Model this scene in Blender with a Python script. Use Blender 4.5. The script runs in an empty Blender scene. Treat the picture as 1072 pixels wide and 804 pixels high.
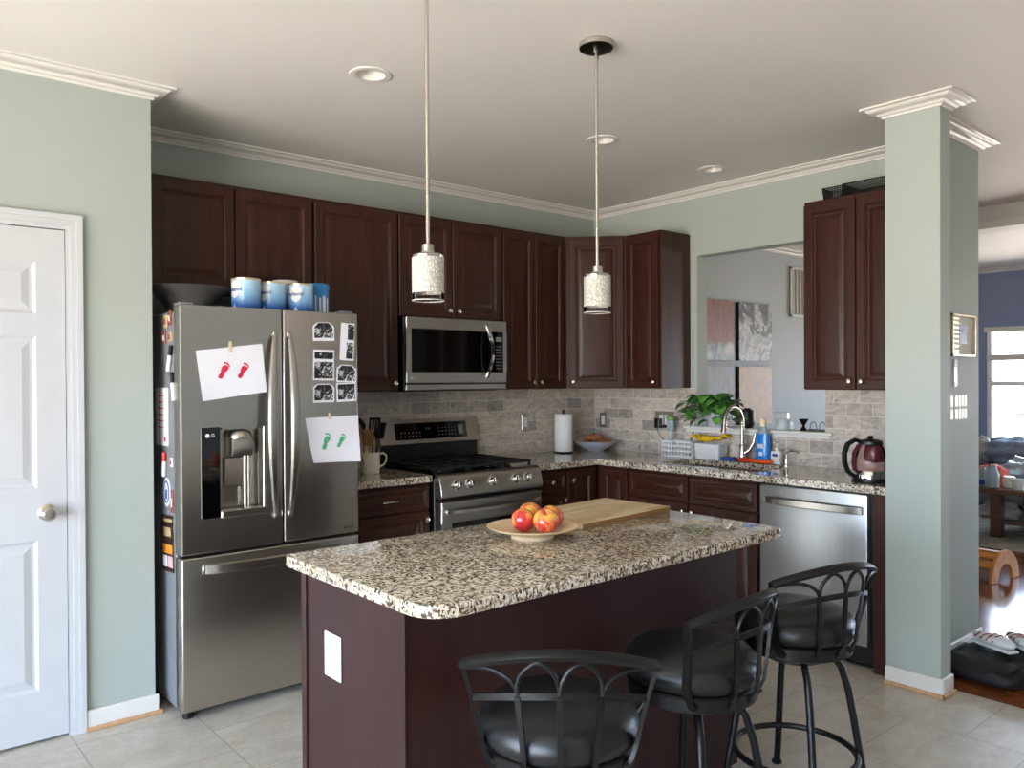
import bpy, bmesh, math, random
from mathutils import Vector, Matrix
random.seed(7)
S = bpy.context.scene
COL = S.collection
PI = math.pi
R = math.radians

# ------------------------------------------------------------------ helpers
def lin(c):
    if isinstance(c, str):
        c = c.lstrip('#'); c = [int(c[i:i+2], 16) / 255 for i in (0, 2, 4)]
    else:
        c = [x / 255 for x in c]
    return tuple(x / 12.92 if x <= .04045 else ((x + .055) / 1.055) ** 2.4 for x in c) + (1,)

class MB:
    """collects shapes; build() links them as ONE mesh object"""
    def __init__(self):
        self.bm = bmesh.new()
    def _add(self, t, mat=0, M=None):
        if M is not None:
            t.transform(M)
        for f in t.faces:
            f.material_index = mat
        me = bpy.data.meshes.new('tmp'); t.to_mesh(me); t.free()
        self.bm.from_mesh(me); bpy.data.meshes.remove(me)
        return self
    def box(self, x0, x1, y0, y1, z0, z1, bev=0, seg=1, mat=0, M=None):
        t = bmesh.new()
        bmesh.ops.create_cube(t, size=1)
        for v in t.verts:
            v.co = Vector(((x0+x1)/2 + v.co.x*abs(x1-x0), (y0+y1)/2 + v.co.y*abs(y1-y0), (z0+z1)/2 + v.co.z*abs(z1-z0)))
        if bev:
            bmesh.ops.bevel(t, geom=t.edges[:], offset=bev, segments=seg, affect='EDGES', profile=.5)
        return self._add(t, mat, M)
    def prism(self, poly, lo, hi, axis='z', bev=0, seg=1, mat=0, M=None):
        t = bmesh.new()
        def P(a, b, c):
            return {'z': (a, b, c), 'y': (a, c, b), 'x': (c, a, b)}[axis]
        lov = [t.verts.new(P(a, b, lo)) for a, b in poly]
        hiv = [t.verts.new(P(a, b, hi)) for a, b in poly]
        n = len(poly)
        t.faces.new(lov[::-1]); t.faces.new(hiv)
        for i in range(n):
            t.faces.new((lov[i], lov[(i+1) % n], hiv[(i+1) % n], hiv[i]))
        bmesh.ops.recalc_face_normals(t, faces=t.faces[:])
        if bev:
            es = [e for e in t.edges if abs((e.verts[0].co - e.verts[1].co).dot(Vector(P(0, 0, 1)))) < 1e-6]
            bmesh.ops.bevel(t, geom=es, offset=bev, segments=seg, affect='EDGES', profile=.5)
        return self._add(t, mat, M)
    def lathe(self, prof, n=32, mat=0, M=None, cap=True):
        t = bmesh.new(); rings = []
        for r, z in prof:
            rings.append([t.verts.new((max(r, 1e-5)*math.cos(2*PI*i/n), max(r, 1e-5)*math.sin(2*PI*i/n), z)) for i in range(n)])
        for a, b in zip(rings, rings[1:]):
            for i in range(n):
                t.faces.new((a[i], a[(i+1) % n], b[(i+1) % n], b[i]))
        if cap:
            if prof[0][0] > 1e-4: t.faces.new(rings[0][::-1])
            if prof[-1][0] > 1e-4: t.faces.new(rings[-1])
        bmesh.ops.remove_doubles(t, verts=t.verts[:], dist=3e-5)
        bmesh.ops.recalc_face_normals(t, faces=t.faces[:])
        return self._add(t, mat, M)
    def cyl(self, c, r, h, n=24, axis='z', mat=0, bev=0, r2=None):
        r2 = r if r2 is None else r2
        p = [(r, 0), (r2, h)]
        if bev:
            p = [(r-bev, 0), (r, bev), (r2, h-bev), (r2-bev, h)]
        M = {'z': Matrix(), 'y': Matrix.Rotation(-PI/2, 4, 'X'), 'x': Matrix.Rotation(PI/2, 4, 'Y')}[axis]
        return self.lathe(p, n, mat, Matrix.Translation(c) @ M)
    def ball(self, c, r, seg=20, mat=0, M=None):
        t = bmesh.new()
        bmesh.ops.create_uvsphere(t, u_segments=seg, v_segments=max(6, seg//2), radius=1)
        rr = r if isinstance(r, (tuple, list)) else (r, r, r)
        K = Matrix.Translation(c) @ (M or Matrix()) @ Matrix.Diagonal((*rr, 1))
        return self._add(t, mat, K)
    def sweep(self, pts, prof, up=None, closed=False, mat=0, radii=None):
        """prof: 2-D closed outline (a,b); a along side, b along up"""
        pts = [Vector(p) for p in pts]; n = len(pts); t = bmesh.new(); rings = []
        prev = None
        for i, p in enumerate(pts):
            if closed:
                d = (pts[(i+1) % n] - pts[i-1]).normalized()
            else:
                d = (pts[min(i+1, n-1)] - pts[max(i-1, 0)]).normalized()
            if up is not None:
                u = Vector(up[i] if isinstance(up, list) else up)
            elif prev is None:
                u = Vector((0, 0, 1)) if abs(d.z) < .9 else Vector((1, 0, 0))
            else:
                u = prev
            u = (u - d * u.dot(d)).normalized(); prev = u
            s = d.cross(u)
            k = radii[i] if radii else 1
            rings.append([t.verts.new(p + s*a*k + u*b*k) for a, b in prof])
        m = len(prof)
        for i in range(n if closed else n-1):
            a, b = rings[i], rings[(i+1) % n]
            for j in range(m):
                t.faces.new((a[j], a[(j+1) % m], b[(j+1) % m], b[j]))
        if not closed:
            t.faces.new(rings[0][::-1]); t.faces.new(rings[-1])
        bmesh.ops.recalc_face_normals(t, faces=t.faces[:])
        return self._add(t, mat)
    def tube(self, pts, r, n=10, closed=False, mat=0, radii=None):
        return self.sweep(pts, [(r*math.cos(2*PI*i/n), r*math.sin(2*PI*i/n)) for i in range(n)], None, closed, mat, radii)
    def rings(self, x0, x1, z0, z1, steps, mat=0, M=None):
        """raised panel: concentric rectangles (inset, y); front faces -y; last one closed"""
        t = bmesh.new(); rs = []
        for ins, y in steps:
            rs.append([t.verts.new(p) for p in ((x0+ins, y, z0+ins), (x1-ins, y, z0+ins), (x1-ins, y, z1-ins), (x0+ins, y, z1-ins))])
        for a, b in zip(rs, rs[1:]):
            for i in range(4):
                t.faces.new((a[i], a[(i+1) % 4], b[(i+1) % 4], b[i]))
        t.faces.new(rs[-1]); t.faces.new(rs[0][::-1])
        bmesh.ops.recalc_face_normals(t, faces=t.faces[:])
        return self._add(t, mat, M)
    def poly(self, pts, mat=0):
        t = bmesh.new(); t.faces.new([t.verts.new(p) for p in pts])
        return self._add(t, mat)
    def build(self, name, mats, parent=None, smooth=38, world=False):
        me = bpy.data.meshes.new(name)
        if world and parent is not None:
            bmesh.ops.transform(self.bm, matrix=Matrix.Translation(parent.matrix_basis.translation).inverted(), verts=self.bm.verts[:])
        self.bm.to_mesh(me); self.bm.free()
        for m in (mats if isinstance(mats, (list, tuple)) else [mats]):
            me.materials.append(m)
        if smooth:
            me.shade_smooth(); me.set_sharp_from_angle(angle=R(smooth))
        o = bpy.data.objects.new(name, me); COL.objects.link(o)
        if parent is not None: o.parent = parent
        return o

def tag(o, label, cat, group=None, kind=None):
    o['label'] = label; o['category'] = cat
    if group: o['group'] = group
    if kind: o['kind'] = kind
    return o
def thing(name, label, cat, loc=(0, 0, 0), rz=0, group=None):
    o = bpy.data.objects.new(name, None); COL.objects.link(o); o.empty_display_size = .05
    o.location = loc; o.rotation_euler = (0, 0, rz)
    return tag(o, label, cat, group)
def struct(o):
    o['kind'] = 'structure'; return o
def copy_tree(o, parent=None):
    c = o.copy(); COL.objects.link(c)
    if parent is not None: c.parent = parent
    for ch in list(o.children):
        copy_tree(ch, c)
    return c
def text_mesh(s, size, extrude=.0004, align='CENTER', bold=0):
    cu = bpy.data.curves.new('txt', 'FONT'); cu.body = s; cu.size = size; cu.extrude = extrude
    cu.align_x = align; cu.align_y = 'CENTER'; cu.offset = bold
    o = bpy.data.objects.new('txt', cu); me = bpy.data.meshes.new_from_object(o)
    bpy.data.objects.remove(o); bpy.data.curves.remove(cu)
    return me
def add_text(mb, s, size, M, mat=0, bend=None, extrude=.0004, bold=0):
    """text in local xy, M places it; bend(v) bends afterwards"""
    me = text_mesh(s, size, extrude, bold=bold)
    t = bmesh.new(); t.from_mesh(me); bpy.data.meshes.remove(me)
    if bend:
        for v in t.verts: v.co = bend(v.co.copy())
    mb._add(t, mat, M)
FRONT = Matrix.Rotation(PI/2, 4, 'X')      # xy drawing -> xz plane facing -y
def T(*p): return Matrix.Translation(p)

# ------------------------------------------------------------------ materials
class NT:
    def __init__(self, name):
        self.m = bpy.data.materials.new(name); self.m.use_nodes = True
        self.t = self.m.node_tree; self.b = self.t.nodes['Principled BSDF']; self.out = self.t.nodes['Material Output']
    def n(self, typ, **kw):
        x = self.t.nodes.new(typ)
        for k, v in kw.items():
            if k in x.inputs: x.inputs[k].default_value = v
            else: setattr(x, k, v)
        return x
    def l(self, a, b): self.t.links.new(a, b)
    def co(self, scale=(1, 1, 1), loc=(0, 0, 0), rot=(0, 0, 0), obj=True):
        c = self.n('ShaderNodeTexCoord'); mp = self.n('ShaderNodeMapping')
        mp.inputs['Scale'].default_value = scale; mp.inputs['Location'].default_value = loc; mp.inputs['Rotation'].default_value = rot
        self.l(c.outputs['Object'], mp.inputs['Vector']); return mp.outputs['Vector']
    def noise(self, vec, scale=5, detail=3, rough=.5, dist=0):
        x = self.n('ShaderNodeTexNoise'); x.inputs['Scale'].default_value = scale; x.inputs['Detail'].default_value = detail
        x.inputs['Roughness'].default_value = rough; x.inputs['Distortion'].default_value = dist
        if vec is not None: self.l(vec, x.inputs['Vector'])
        return x
    def ramp(self, fac, stops, interp='LINEAR'):
        r = self.n('ShaderNodeValToRGB'); e = r.color_ramp.elements; r.color_ramp.interpolation = interp
        while len(e) < len(stops): e.new(.5)
        for k, (p, c) in enumerate(stops):
            e[k].position = p; e[k].color = c
        self.l(fac, r.inputs['Fac']); return r.outputs['Color']
    def mix(self, fac, a, b, mode='MIX'):
        x = self.n('ShaderNodeMix'); x.data_type = 'RGBA'; x.blend_type = mode
        for s, v in ((x.inputs[0], fac), (x.inputs[6], a), (x.inputs[7], b)):
            if hasattr(v, 'is_linked') or hasattr(v, 'links'): self.l(v, s)
            else: s.default_value = v
        return x.outputs[2]
    def bump(self, h, strength=.2, dist=.01):
        x = self.n('ShaderNodeBump'); x.inputs['Strength'].default_value = strength; x.inputs['Distance'].default_value = dist
        self.l(h, x.inputs['Height']); self.l(x.outputs['Normal'], self.b.inputs['Normal'])
    def set(self, **kw):
        for k, v in kw.items():
            self.b.inputs[k.replace('_', ' ')].default_value = v
        return self

def plain(name, col, rough=.5, metal=0, var=.06, scale=12, coat=0, bump=0, **kw):
    m = NT(name); m.set(Roughness=rough, Metallic=metal, Coat_Weight=coat)
    for k, v in kw.items(): m.b.inputs[k.replace('_', ' ')].default_value = v
    c = lin(col)
    nz = m.noise(m.co(), scale, 3)
    a = tuple(max(0, x*(1-var)) for x in c[:3]) + (1,); b = tuple(min(1, x*(1+var)) for x in c[:3]) + (1,)
    m.l(m.ramp(nz.outputs['Fac'], [(.3, a), (.7, b)]), m.b.inputs['Base Color'])
    if bump: m.bump(nz.outputs['Fac'], bump, .002)
    return m.m

def wall_paint(name, col):
    m = NT(name); m.set(Roughness=.6)
    nz = m.noise(m.co(), 180, 2)
    n2 = m.noise(m.co(), 1.3, 2)
    c = lin(col); m.l(m.ramp(n2.outputs['Fac'], [(.3, tuple(x*.97 for x in c[:3])+(1,)), (.7, c)]), m.b.inputs['Base Color'])
    m.bump(nz.outputs['Fac'], .06, .001)
    return m.m

def wood(name, c1, c2, scale=6, stretch=(9, 9, .7), rough=.3, coat=.25, dist=1.2):
    m = NT(name); m.set(Roughness=rough, Coat_Weight=coat, Coat_Roughness=.25)
    if coat <= .15: m.b.inputs['Specular IOR Level'].default_value = .3
    nz = m.noise(m.co(stretch), scale, 5, .6, dist)
    f = m.noise(m.co(tuple(s*5 for s in stretch)), scale*2, 3)
    c = m.ramp(nz.outputs['Fac'], [(.3, lin(c1)), (.7, lin(c2))])
    m.l(m.mix(.25, c, m.ramp(f.outputs['Fac'], [(.3, lin(c1)), (.7, lin(c2))]), 'MULTIPLY') if False else c, m.b.inputs['Base Color'])
    m.bump(f.outputs['Fac'], .03, .001)
    return m.m

def brushed(name, col, rough=.28, stretch=(1, 1, 200), var=.1):
    m = NT(name); m.set(Metallic=1, Roughness=rough)
    nz = m.noise(m.co(stretch), 4, 3)
    c = lin(col)
    m.l(m.ramp(nz.outputs['Fac'], [(.3, tuple(x*(1-var) for x in c[:3])+(1,)), (.7, c)]), m.b.inputs['Base Color'])
    m.bump(nz.outputs['Fac'], .02, .001)
    return m.m

def granite(name):
    m = NT(name); m.set(Roughness=.1, Coat_Weight=.3, Coat_Roughness=.04)
    v = m.co()
    nd = m.noise(v, 22, 3, .6)
    mv = m.n('ShaderNodeVectorMath', operation='SCALE'); m.l(nd.outputs['Color'], mv.inputs[0]); mv.inputs['Scale'].default_value = .03
    av = m.n('ShaderNodeVectorMath', operation='ADD'); m.l(v, av.inputs[0]); m.l(mv.outputs[0], av.inputs[1])
    def vor(scale, st, rot):
        mp = m.n('ShaderNodeMapping'); mp.inputs['Scale'].default_value = st; mp.inputs['Rotation'].default_value = rot
        m.l(av.outputs[0], mp.inputs['Vector'])
        x = m.n('ShaderNodeTexVoronoi'); x.inputs['Scale'].default_value = scale; m.l(mp.outputs[0], x.inputs['Vector'])
        s = m.n('ShaderNodeSeparateColor'); m.l(x.outputs['Color'], s.inputs[0]); return s.outputs[0], x.outputs['Distance']
    r1, _ = vor(112, (1, 1, 1), (0, 0, 0))
    base = m.ramp(r1, [(0, lin('#ece2d0')), (.30, lin('#ddd0b8')), (.55, lin('#c9b99f')), (.75, lin('#ad9c86')), (.90, lin('#8d7c6a'))], 'CONSTANT')
    r2, _ = vor(88, (2.6, 1, 1.2), (.5, .3, .8))
    d1 = m.ramp(r2, [(0, (0, 0, 0, 1)), (.82, (0, 0, 0, 1)), (.821, (1, 1, 1, 1))], 'CONSTANT')
    r3, _ = vor(92, (1, 2.8, 1.4), (.2, .9, -.5))
    d2 = m.ramp(r3, [(0, (0, 0, 0, 1)), (.84, (1, 1, 1, 1))], 'CONSTANT')
    big = m.noise(v, 6, 3, .6)
    c = m.mix(d1, base, lin('#453a32')); c = m.mix(d2, c, lin('#63554a'))
    soft = m.noise(v, 90, 2)
    c = m.mix(.35, c, m.ramp(soft.outputs['Fac'], [(.3, (.45, .43, .4, 1)), (.7, (1, 1, 1, 1))]), 'MULTIPLY')
    c = m.mix(.35, c, m.ramp(big.outputs['Fac'], [(.35, (.55, .5, .45, 1)), (.65, (1, 1, 1, 1))]), 'MULTIPLY')
    m.l(c, m.b.inputs['Base Color'])
    return m.m

def brick_node(m, u, v, bw, rh, offset, mortar, bias=0):
    cb = m.n('ShaderNodeCombineXYZ'); m.l(u, cb.inputs[0]); m.l(v, cb.inputs[1])
    b = m.n('ShaderNodeTexBrick'); b.offset = offset; b.offset_frequency = 2; b.squash = 1
    b.inputs['Scale'].default_value = 1; b.inputs['Brick Width'].default_value = bw; b.inputs['Row Height'].default_value = rh
    b.inputs['Mortar Size'].default_value = mortar; b.inputs['Mortar Smooth'].default_value = .1; b.inputs['Bias'].default_value = bias
    b.inputs['Color1'].default_value = (0, 0, 0, 1); b.inputs['Color2'].default_value = (1, 1, 1, 1); b.inputs['Mortar'].default_value = (.5, .5, .5, 1)
    m.l(cb.outputs[0], b.inputs['Vector']); return b

def sep(m, vec):
    s = m.n('ShaderNodeSeparateXYZ'); m.l(vec, s.inputs[0]); return s.outputs

def math_(m, op, a, b):
    x = m.n('ShaderNodeMath', operation=op)
    for i, v in enumerate((a, b)):
        if hasattr(v, 'links'): m.l(v, x.inputs[i])
        else: x.inputs[i].default_value = v
    return x.outputs[0]

def floor_tile():
    m = NT('floor_tile'); m.set(Roughness=.32)
    s = sep(m, m.co())
    b = brick_node(m, math_(m, 'ADD', s[1], 3.28+4.6), math_(m, 'ADD', s[0], 1.03+9.2), .46, .46, .5, .0028)
    nz = m.noise(m.co((1, 1.7, 1)), 5, 6, .65, .8); n2 = m.noise(m.co(), 45, 4, .6)
    c = m.ramp(nz.outputs['Fac'], [(.3, lin('#b5ada2')), (.5, lin('#c3bcb1')), (.7, lin('#d0cac0'))])
    c = m.mix(.35, c, m.ramp(n2.outputs['Fac'], [(.35, (.72, .7, .68, 1)), (.6, (1, 1, 1, 1))]), 'MULTIPLY')
    c = m.mix(.12, c, m.ramp(b.outputs['Color'], [(0, (.7, .7, .7, 1)), (1, (1, 1, 1, 1))]), 'MULTIPLY')
    c = m.mix(b.outputs['Fac'], c, lin('#a0978b'))
    m.l(c, m.b.inputs['Base Color'])
    inv = math_(m, 'SUBTRACT', 1, b.outputs['Fac']); m.bump(inv, .4, .002)
    return m.m

def backsplash():
    m = NT('tumbled_travertine'); m.set(Roughness=.45)
    s = sep(m, m.co())
    u = math_(m, 'ADD', math_(m, 'SUBTRACT', s[0], s[1]), 12.0)
    b = brick_node(m, u, math_(m, 'SUBTRACT', s[2], .9256-.0775*6), .155, .0775, .5, .0022)
    nz = m.noise(m.co((1, 1, 2.0)), 8, 8, .72, 2.0); n2 = m.noise(m.co(), 70, 4, .7)
    t = m.ramp(b.outputs['Color'], [(0, lin('#9b948e')), (.10, lin('#bdb3a8')), (.45, lin('#c6bbaf')), (.75, lin('#ccc1b4')), (1, lin('#d3c8ba'))])
    c = m.mix(.9, t, m.ramp(nz.outputs['Fac'], [(.30, (.40, .38, .37, 1)), (.44, (.80, .77, .74, 1)), (.58, (1.08, 1.05, 1.02, 1))]), 'MULTIPLY')
    c = m.mix(.22, c, m.ramp(n2.outputs['Fac'], [(.35, (.6, .58, .56, 1)), (.6, (1, 1, 1, 1))]), 'MULTIPLY')
    c = m.mix(math_(m, 'MULTIPLY', b.outputs['Fac'], .85), c, lin('#dcd5ca'))
    m.l(c, m.b.inputs['Base Color'])
    h = math_(m, 'SUBTRACT', nz.outputs['Fac'], b.outputs['Fac']); m.bump(h, .25, .004)
    return m.m

def hardwood():
    m = NT('hardwood'); m.set(Roughness=.16, Coat_Weight=.4, Coat_Roughness=.1)
    s = sep(m, m.co())
    b = brick_node(m, math_(m, 'ADD', s[1], 20.), math_(m, 'ADD', s[0], 20.), .9, .083, .37, .0012)
    nz = m.noise(m.co((9, .8, 1)), 6, 5, .6, 1.)
    c = m.ramp(nz.outputs['Fac'], [(.3, lin('#6d3a1c')), (.7, lin('#96572c'))])
    c = m.mix(.5, c, m.ramp(b.outputs['Color'], [(0, (.6, .55, .5, 1)), (1, (1, 1, 1, 1))]), 'MULTIPLY')
    c = m.mix(b.outputs['Fac'], c, lin('#2e170c'))
    m.l(c, m.b.inputs['Base Color']); m.bump(math_(m, 'SUBTRACT', 1, b.outputs['Fac']), .3, .002)
    return m.m

def thin_glass(name, tint=(1, 1, 1, 1), gl=.1, rough=0):
    m = NT(name); t = m.t
    t.nodes.remove(m.b)
    tr = m.n('ShaderNodeBsdfTransparent'); tr.inputs[0].default_value = tint
    g = m.n('ShaderNodeBsdfGlossy'); g.inputs['Roughness'].default_value = rough
    fr = m.n('ShaderNodeFresnel'); fr.inputs[0].default_value = 1.22
    mx = m.n('ShaderNodeMixShader'); m.l(fr.outputs[0], mx.inputs[0]); m.l(tr.outputs[0], mx.inputs[1]); m.l(g.outputs[0], mx.inputs[2])
    m.l(mx.outputs[0], m.out.inputs[0]); return m.m

def crackle_glass():
    m = NT('crackle_glass'); m.set(Roughness=.35, Transmission_Weight=.05)
    v = m.co((1, 1, .6)); x = m.n('ShaderNodeTexVoronoi', feature='DISTANCE_TO_EDGE'); x.inputs['Scale'].default_value = 110; m.l(v, x.inputs['Vector'])
    m.l(m.ramp(x.outputs['Distance'], [(0, lin('#a39d91')), (.2, lin('#d6d1c6'))]), m.b.inputs['Base Color'])
    m.bump(x.outputs['Distance'], 1, .004)
    return m.m

def art(name, stops, scale, dist, stretch=(1, 1, 1), extra=None):
    m = NT(name); m.set(Roughness=.4)
    nz = m.noise(m.co(stretch), scale, 6, .62, dist)
    c = m.ramp(nz.outputs['Fac'], stops)
    if extra:
        g = sep(m, m.co())
        n3 = m.noise(m.co(), 6, 4, .6, .8)
        h = math_(m, 'ADD', math_(m, 'ADD', g[2], .3), math_(m, 'MULTIPLY', n3.outputs['Fac'], .12))
        msk = m.ramp(h, extra[0]); c = m.mix(msk, c, m.ramp(n3.outputs['Fac'], extra[1]))
    m.l(c, m.b.inputs['Base Color']); return m.m

def apple_mat():
    m = NT('apple_skin'); m.set(Roughness=.25, Coat_Weight=.3)
    n1 = m.noise(m.co((1, 1, .7)), 16, 4, .5, .4); n2 = m.noise(m.co((60, 60, 5)), 3, 2)
    oi = m.n('ShaderNodeObjectInfo')
    f = math_(m, 'ADD', n1.outputs['Fac'], math_(m, 'MULTIPLY', math_(m, 'SUBTRACT', n2.outputs['Fac'], .5), .25))
    s = sep(m, m.co())
    f = math_(m, 'SUBTRACT', f, math_(m, 'MULTIPLY', s[2], 2.2))
    m.l(m.ramp(f, [(.30, lin('#e8b64a')), (.42, lin('#e08a45')), (.5, lin('#cc3d37')), (.7, lin('#b0202c'))]), m.b.inputs['Base Color'])
    return m.m

def butcher():
    m = NT('butcher_block'); m.set(Roughness=.45)
    s = sep(m, m.co())
    b = brick_node(m, math_(m, 'ADD', s[0], 5.), math_(m, 'ADD', s[1], 5.), .31, .034, .43, .0006)
    nz = m.noise(m.co((2, 25, 8)), 5, 4, .6, .6)
    c = m.ramp(b.outputs['Color'], [(0, lin('#c3a277')), (.5, lin('#dcc39c')), (1, lin('#ead9ba'))])
    c = m.mix(.4, c, m.ramp(nz.outputs['Fac'], [(.3, (.7, .62, .5, 1)), (.65, (1, 1, 1, 1))]), 'MULTIPLY')
    c = m.mix(b.outputs['Fac'], c, lin('#8a6538'))
    m.l(c, m.b.inputs['Base Color']); return m.m

def photo_mat():
    m = NT('ultrasound_print'); m.set(Roughness=.3)
    nz = m.noise(m.co(), 30, 3, .5, 1.8)
    m.l(m.ramp(nz.outputs['Fac'], [(.52, (.012, .012, .014, 1)), (.56, (.25, .25, .25, 1)), (.68, (.8, .8, .8, 1))]), m.b.inputs['Base Color']); return m.m

def can_mat():
    m = NT('blue_tin_print'); m.set(Roughness=.25)
    s = sep(m, m.co())
    nz = m.noise(m.co((3, 3, 9)), 5, 3)
    h = math_(m, 'ADD', s[2], math_(m, 'MULTIPLY', nz.outputs['Fac'], .03))
    m.l(m.ramp(math_(m, 'MULTIPLY', h, 5.5), [(.15, lin('#24479a')), (.35, lin('#3f6fb4')), (.6, lin('#84b4d6')), (.9, lin('#a9cde2'))]), m.b.inputs['Base Color']); return m.m

M = {}
M['wall'] = wall_paint('sage_wall_paint', '#a8b0a8')
M['bluewall'] = wall_paint('blue_grey_wall_paint', '#bbc2c4')
M['farwall'] = wall_paint('slate_blue_wall_paint', '#7c86a2')
M['ceil'] = wall_paint('ceiling_paint', '#e4dfd6')
M['trim'] = plain('white_trim_paint', '#dedad2', .35, var=.02)
M['doorw'] = plain('white_door_paint', '#c3c4c6', .35, var=.02)
M['shoe'] = wood('oak_shoe_moulding', '#b48a62', '#cfa77c', rough=.4)
M['cab'] = wood('mahogany_cabinet', '#2a120a', '#432013', scale=3, rough=.4, coat=.06)
M['cabin'] = plain('cabinet_shadow_box', '#1d0e0a', .6)
M['panelw'] = wood('mahogany_panel', '#2a1311', '#371b18', scale=2, rough=.46, coat=.15)
M['gran'] = granite('granite')
M['tile'] = floor_tile(); M['splash'] = backsplash(); M['hard'] = hardwood()
M['steel'] = brushed('brushed_steel', '#bdb8b0', .3, (1, 1, 200))
M['steelh'] = brushed('brushed_steel_horizontal', '#bfbab2', .28, (1, 120, 120))
M['dwsteel'] = brushed('dishwasher_steel', '#c4c4c2', .38, (60, 60, 1))
M['nickel'] = plain('satin_nickel', '#c9c2b6', .25, 1, .03)
M['chrome'] = plain('chrome', '#dcdad6', .1, 1, .02)
M['fside'] = plain('grey_painted_steel', '#85868a', .45, .2, .04)
M['blk'] = plain('black_plastic', '#0d0d0e', .35, var=.1)
M['blkg'] = plain('black_glass', '#050506', .06, var=.1, coat=.5)
M['iron'] = plain('cast_iron', '#111111', .55, var=.15, bump=.2)
M['powder'] = plain('black_powder_coat', '#0e0e0f', .38, .3, .1, 60)
M['leather'] = plain('black_leather', '#0f1013', .36, 0, .12, 220, bump=.08)
M['white'] = plain('white_plastic', '#dad9d6', .35, var=.02)
M['paper'] = plain('white_paper', '#e9e8ee', .7, var=.02)
M['tape'] = plain('masking_tape', '#d8cba4', .6, var=.04)
M['red'] = plain('red_paint', '#d32348', .5, var=.2, scale=60)
M['green'] = plain('green_paint', '#56b183', .5, var=.35, scale=60)
M['cream'] = plain('cream_stoneware', '#e0d8c6', .3, var=.04)
M['bamboo'] = plain('pale_bamboo', '#e8cfa8', .4, var=.06, scale=20)
M['apple'] = apple_mat(); M['stem'] = plain('stem_brown', '#4c3520', .7)
M['butcher'] = butcher()
M['photo'] = photo_mat()
M['can'] = can_mat(); M['navy'] = plain('navy_print', '#1f3f8c', .3); M['lblue'] = plain('light_blue_print', '#7fb7de', .35)
M['gold'] = plain('gold_tin_lid', '#cdbb93', .3, .6); M['bluelid'] = plain('blue_plastic_lid', '#2d7fbd', .4)
M['greybowl'] = plain('dark_grey_ceramic', '#55534f', .3, var=.1)
M['plate'] = plain('grey_white_ceramic', '#b9bcc4', .25, var=.03)
M['potato'] = plain('sweet_potato_skin', '#a5683f', .7, var=.25, scale=40, bump=.3)
M['ptowel'] = plain('paper_towel', '#f0eeea', .9, var=.02, scale=90, bump=.3)
M['leaf'] = plain('pothos_leaf', '#35682a', .35, var=.45, scale=14)
M['leaf2'] = plain('pothos_leaf_light', '#5d9440', .35, var=.3, scale=14)
M['yellow'] = plain('yellow_rubber', '#e0b51e', .45, var=.12)
M['blue'] = plain('blue_sponge', '#214b90', .8, var=.2, scale=80, bump=.3)
M['orange'] = plain('orange_plastic', '#e2551b', .35, var=.06); M['redp'] = plain('red_plastic', '#d23324', .35, var=.06)
M['soapblue'] = plain('dish_soap_blue', '#1f7fd0', .2, var=.1); M['clearp'] = plain('clear_plastic', '#cfe0e6', .1, var=.02, Transmission_Weight=.6)
M['teal'] = plain('pale_grey_green_ceramic', '#b3bdbb', .35, var=.04)
M['kglass'] = thin_glass('kettle_glass', (.93, .85, .85, 1))
M['pane'] = thin_glass('window_glass', (.97, .98, 1, 1)); M['pendglass'] = thin_glass('pendant_glass', (.98, .98, .98, 1))
M['crackle'] = crackle_glass()
M['redtint'] = plain('red_kettle_plastic', '#5e2e33', .25, var=.08)
M['woodspoon'] = wood('wooden_spoon', '#9a7048', '#c59c6e', rough=.6, coat=0)
M['bronze'] = plain('dark_bronze', '#1d1713', .35, .8, .1)
M['lens'] = plain('light_lens', '#e6e1d6', .4, var=.02)
M['bag'] = plain('black_nylon', '#09090b', .7, var=.2, scale=90, bump=.2)
M['toywood'] = wood('honey_wood', '#b8722f', '#d9984c', rough=.5, coat=.05)
M['tablewood'] = wood('dark_walnut', '#4a2f22', '#6b4632', rough=.3, stretch=(9, .7, 9))
M['rug'] = plain('grey_rug', '#8e8a82', .95, var=.25, scale=8, bump=.4)
M['greyfab'] = plain('grey_fabric', '#6b7077', .9, var=.12, scale=60, bump=.3)
M['bluefab'] = plain('blue_blanket', '#7c869c', .95, var=.2, scale=30, bump=.4)
M['offfab'] = plain('pale_grey_blanket', '#a3a2a0', .95, var=.15, scale=30, bump=.4)
M['wicker'] = plain('tan_wicker', '#a07a52', .8, var=.3, scale=80, bump=.5)
M['coral'] = plain('coral_cloth', '#d8583f', .8, var=.2)
M['blind'] = plain('sun_mask_paint', '#d9d6d0', .5, var=.02)  # used only for the bars of the added sun mask
M['amber'] = plain('amber_liquid', '#b8862e', .15, var=.1)
M['gilt'] = plain('pale_gilt_frame', '#cdb48a', .35, .4, .08)
M['mat'] = plain('picture_mat', '#cfc9bd', .7, var=.02)
M['dkpic'] = plain('dark_portrait_print', '#3c3634', .4, var=.5, scale=25)
M['magred'] = plain('red_magnet', '#86372f', .4, var=.3, scale=60); M['magtan'] = plain('tan_magnet', '#b9a074', .4, var=.4, scale=80)
M['flyer'] = plain('flyer_dark_print', '#3a241d', .4, var=.5, scale=70); M['flyerorange'] = plain('flyer_orange_print', '#e0912f', .4, var=.1)
M['flyerpink'] = plain('flyer_pink_print', '#d9b0b4', .4, var=.08)
M['art1'] = art('red_pour_painting', [(.3, lin('#5d4a4a')), (.45, lin('#8a5a50')), (.55, lin('#a9756a')), (.7, lin('#6b4c50'))], 7, 2.5, (3, 1, .6),
    ([(.215, (1, 1, 1, 1)), (.265, (0, 0, 0, 1))], [(.35, lin('#d9d4cb')), (.5, lin('#9db0ac')), (.62, lin('#6d8583'))]))
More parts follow.
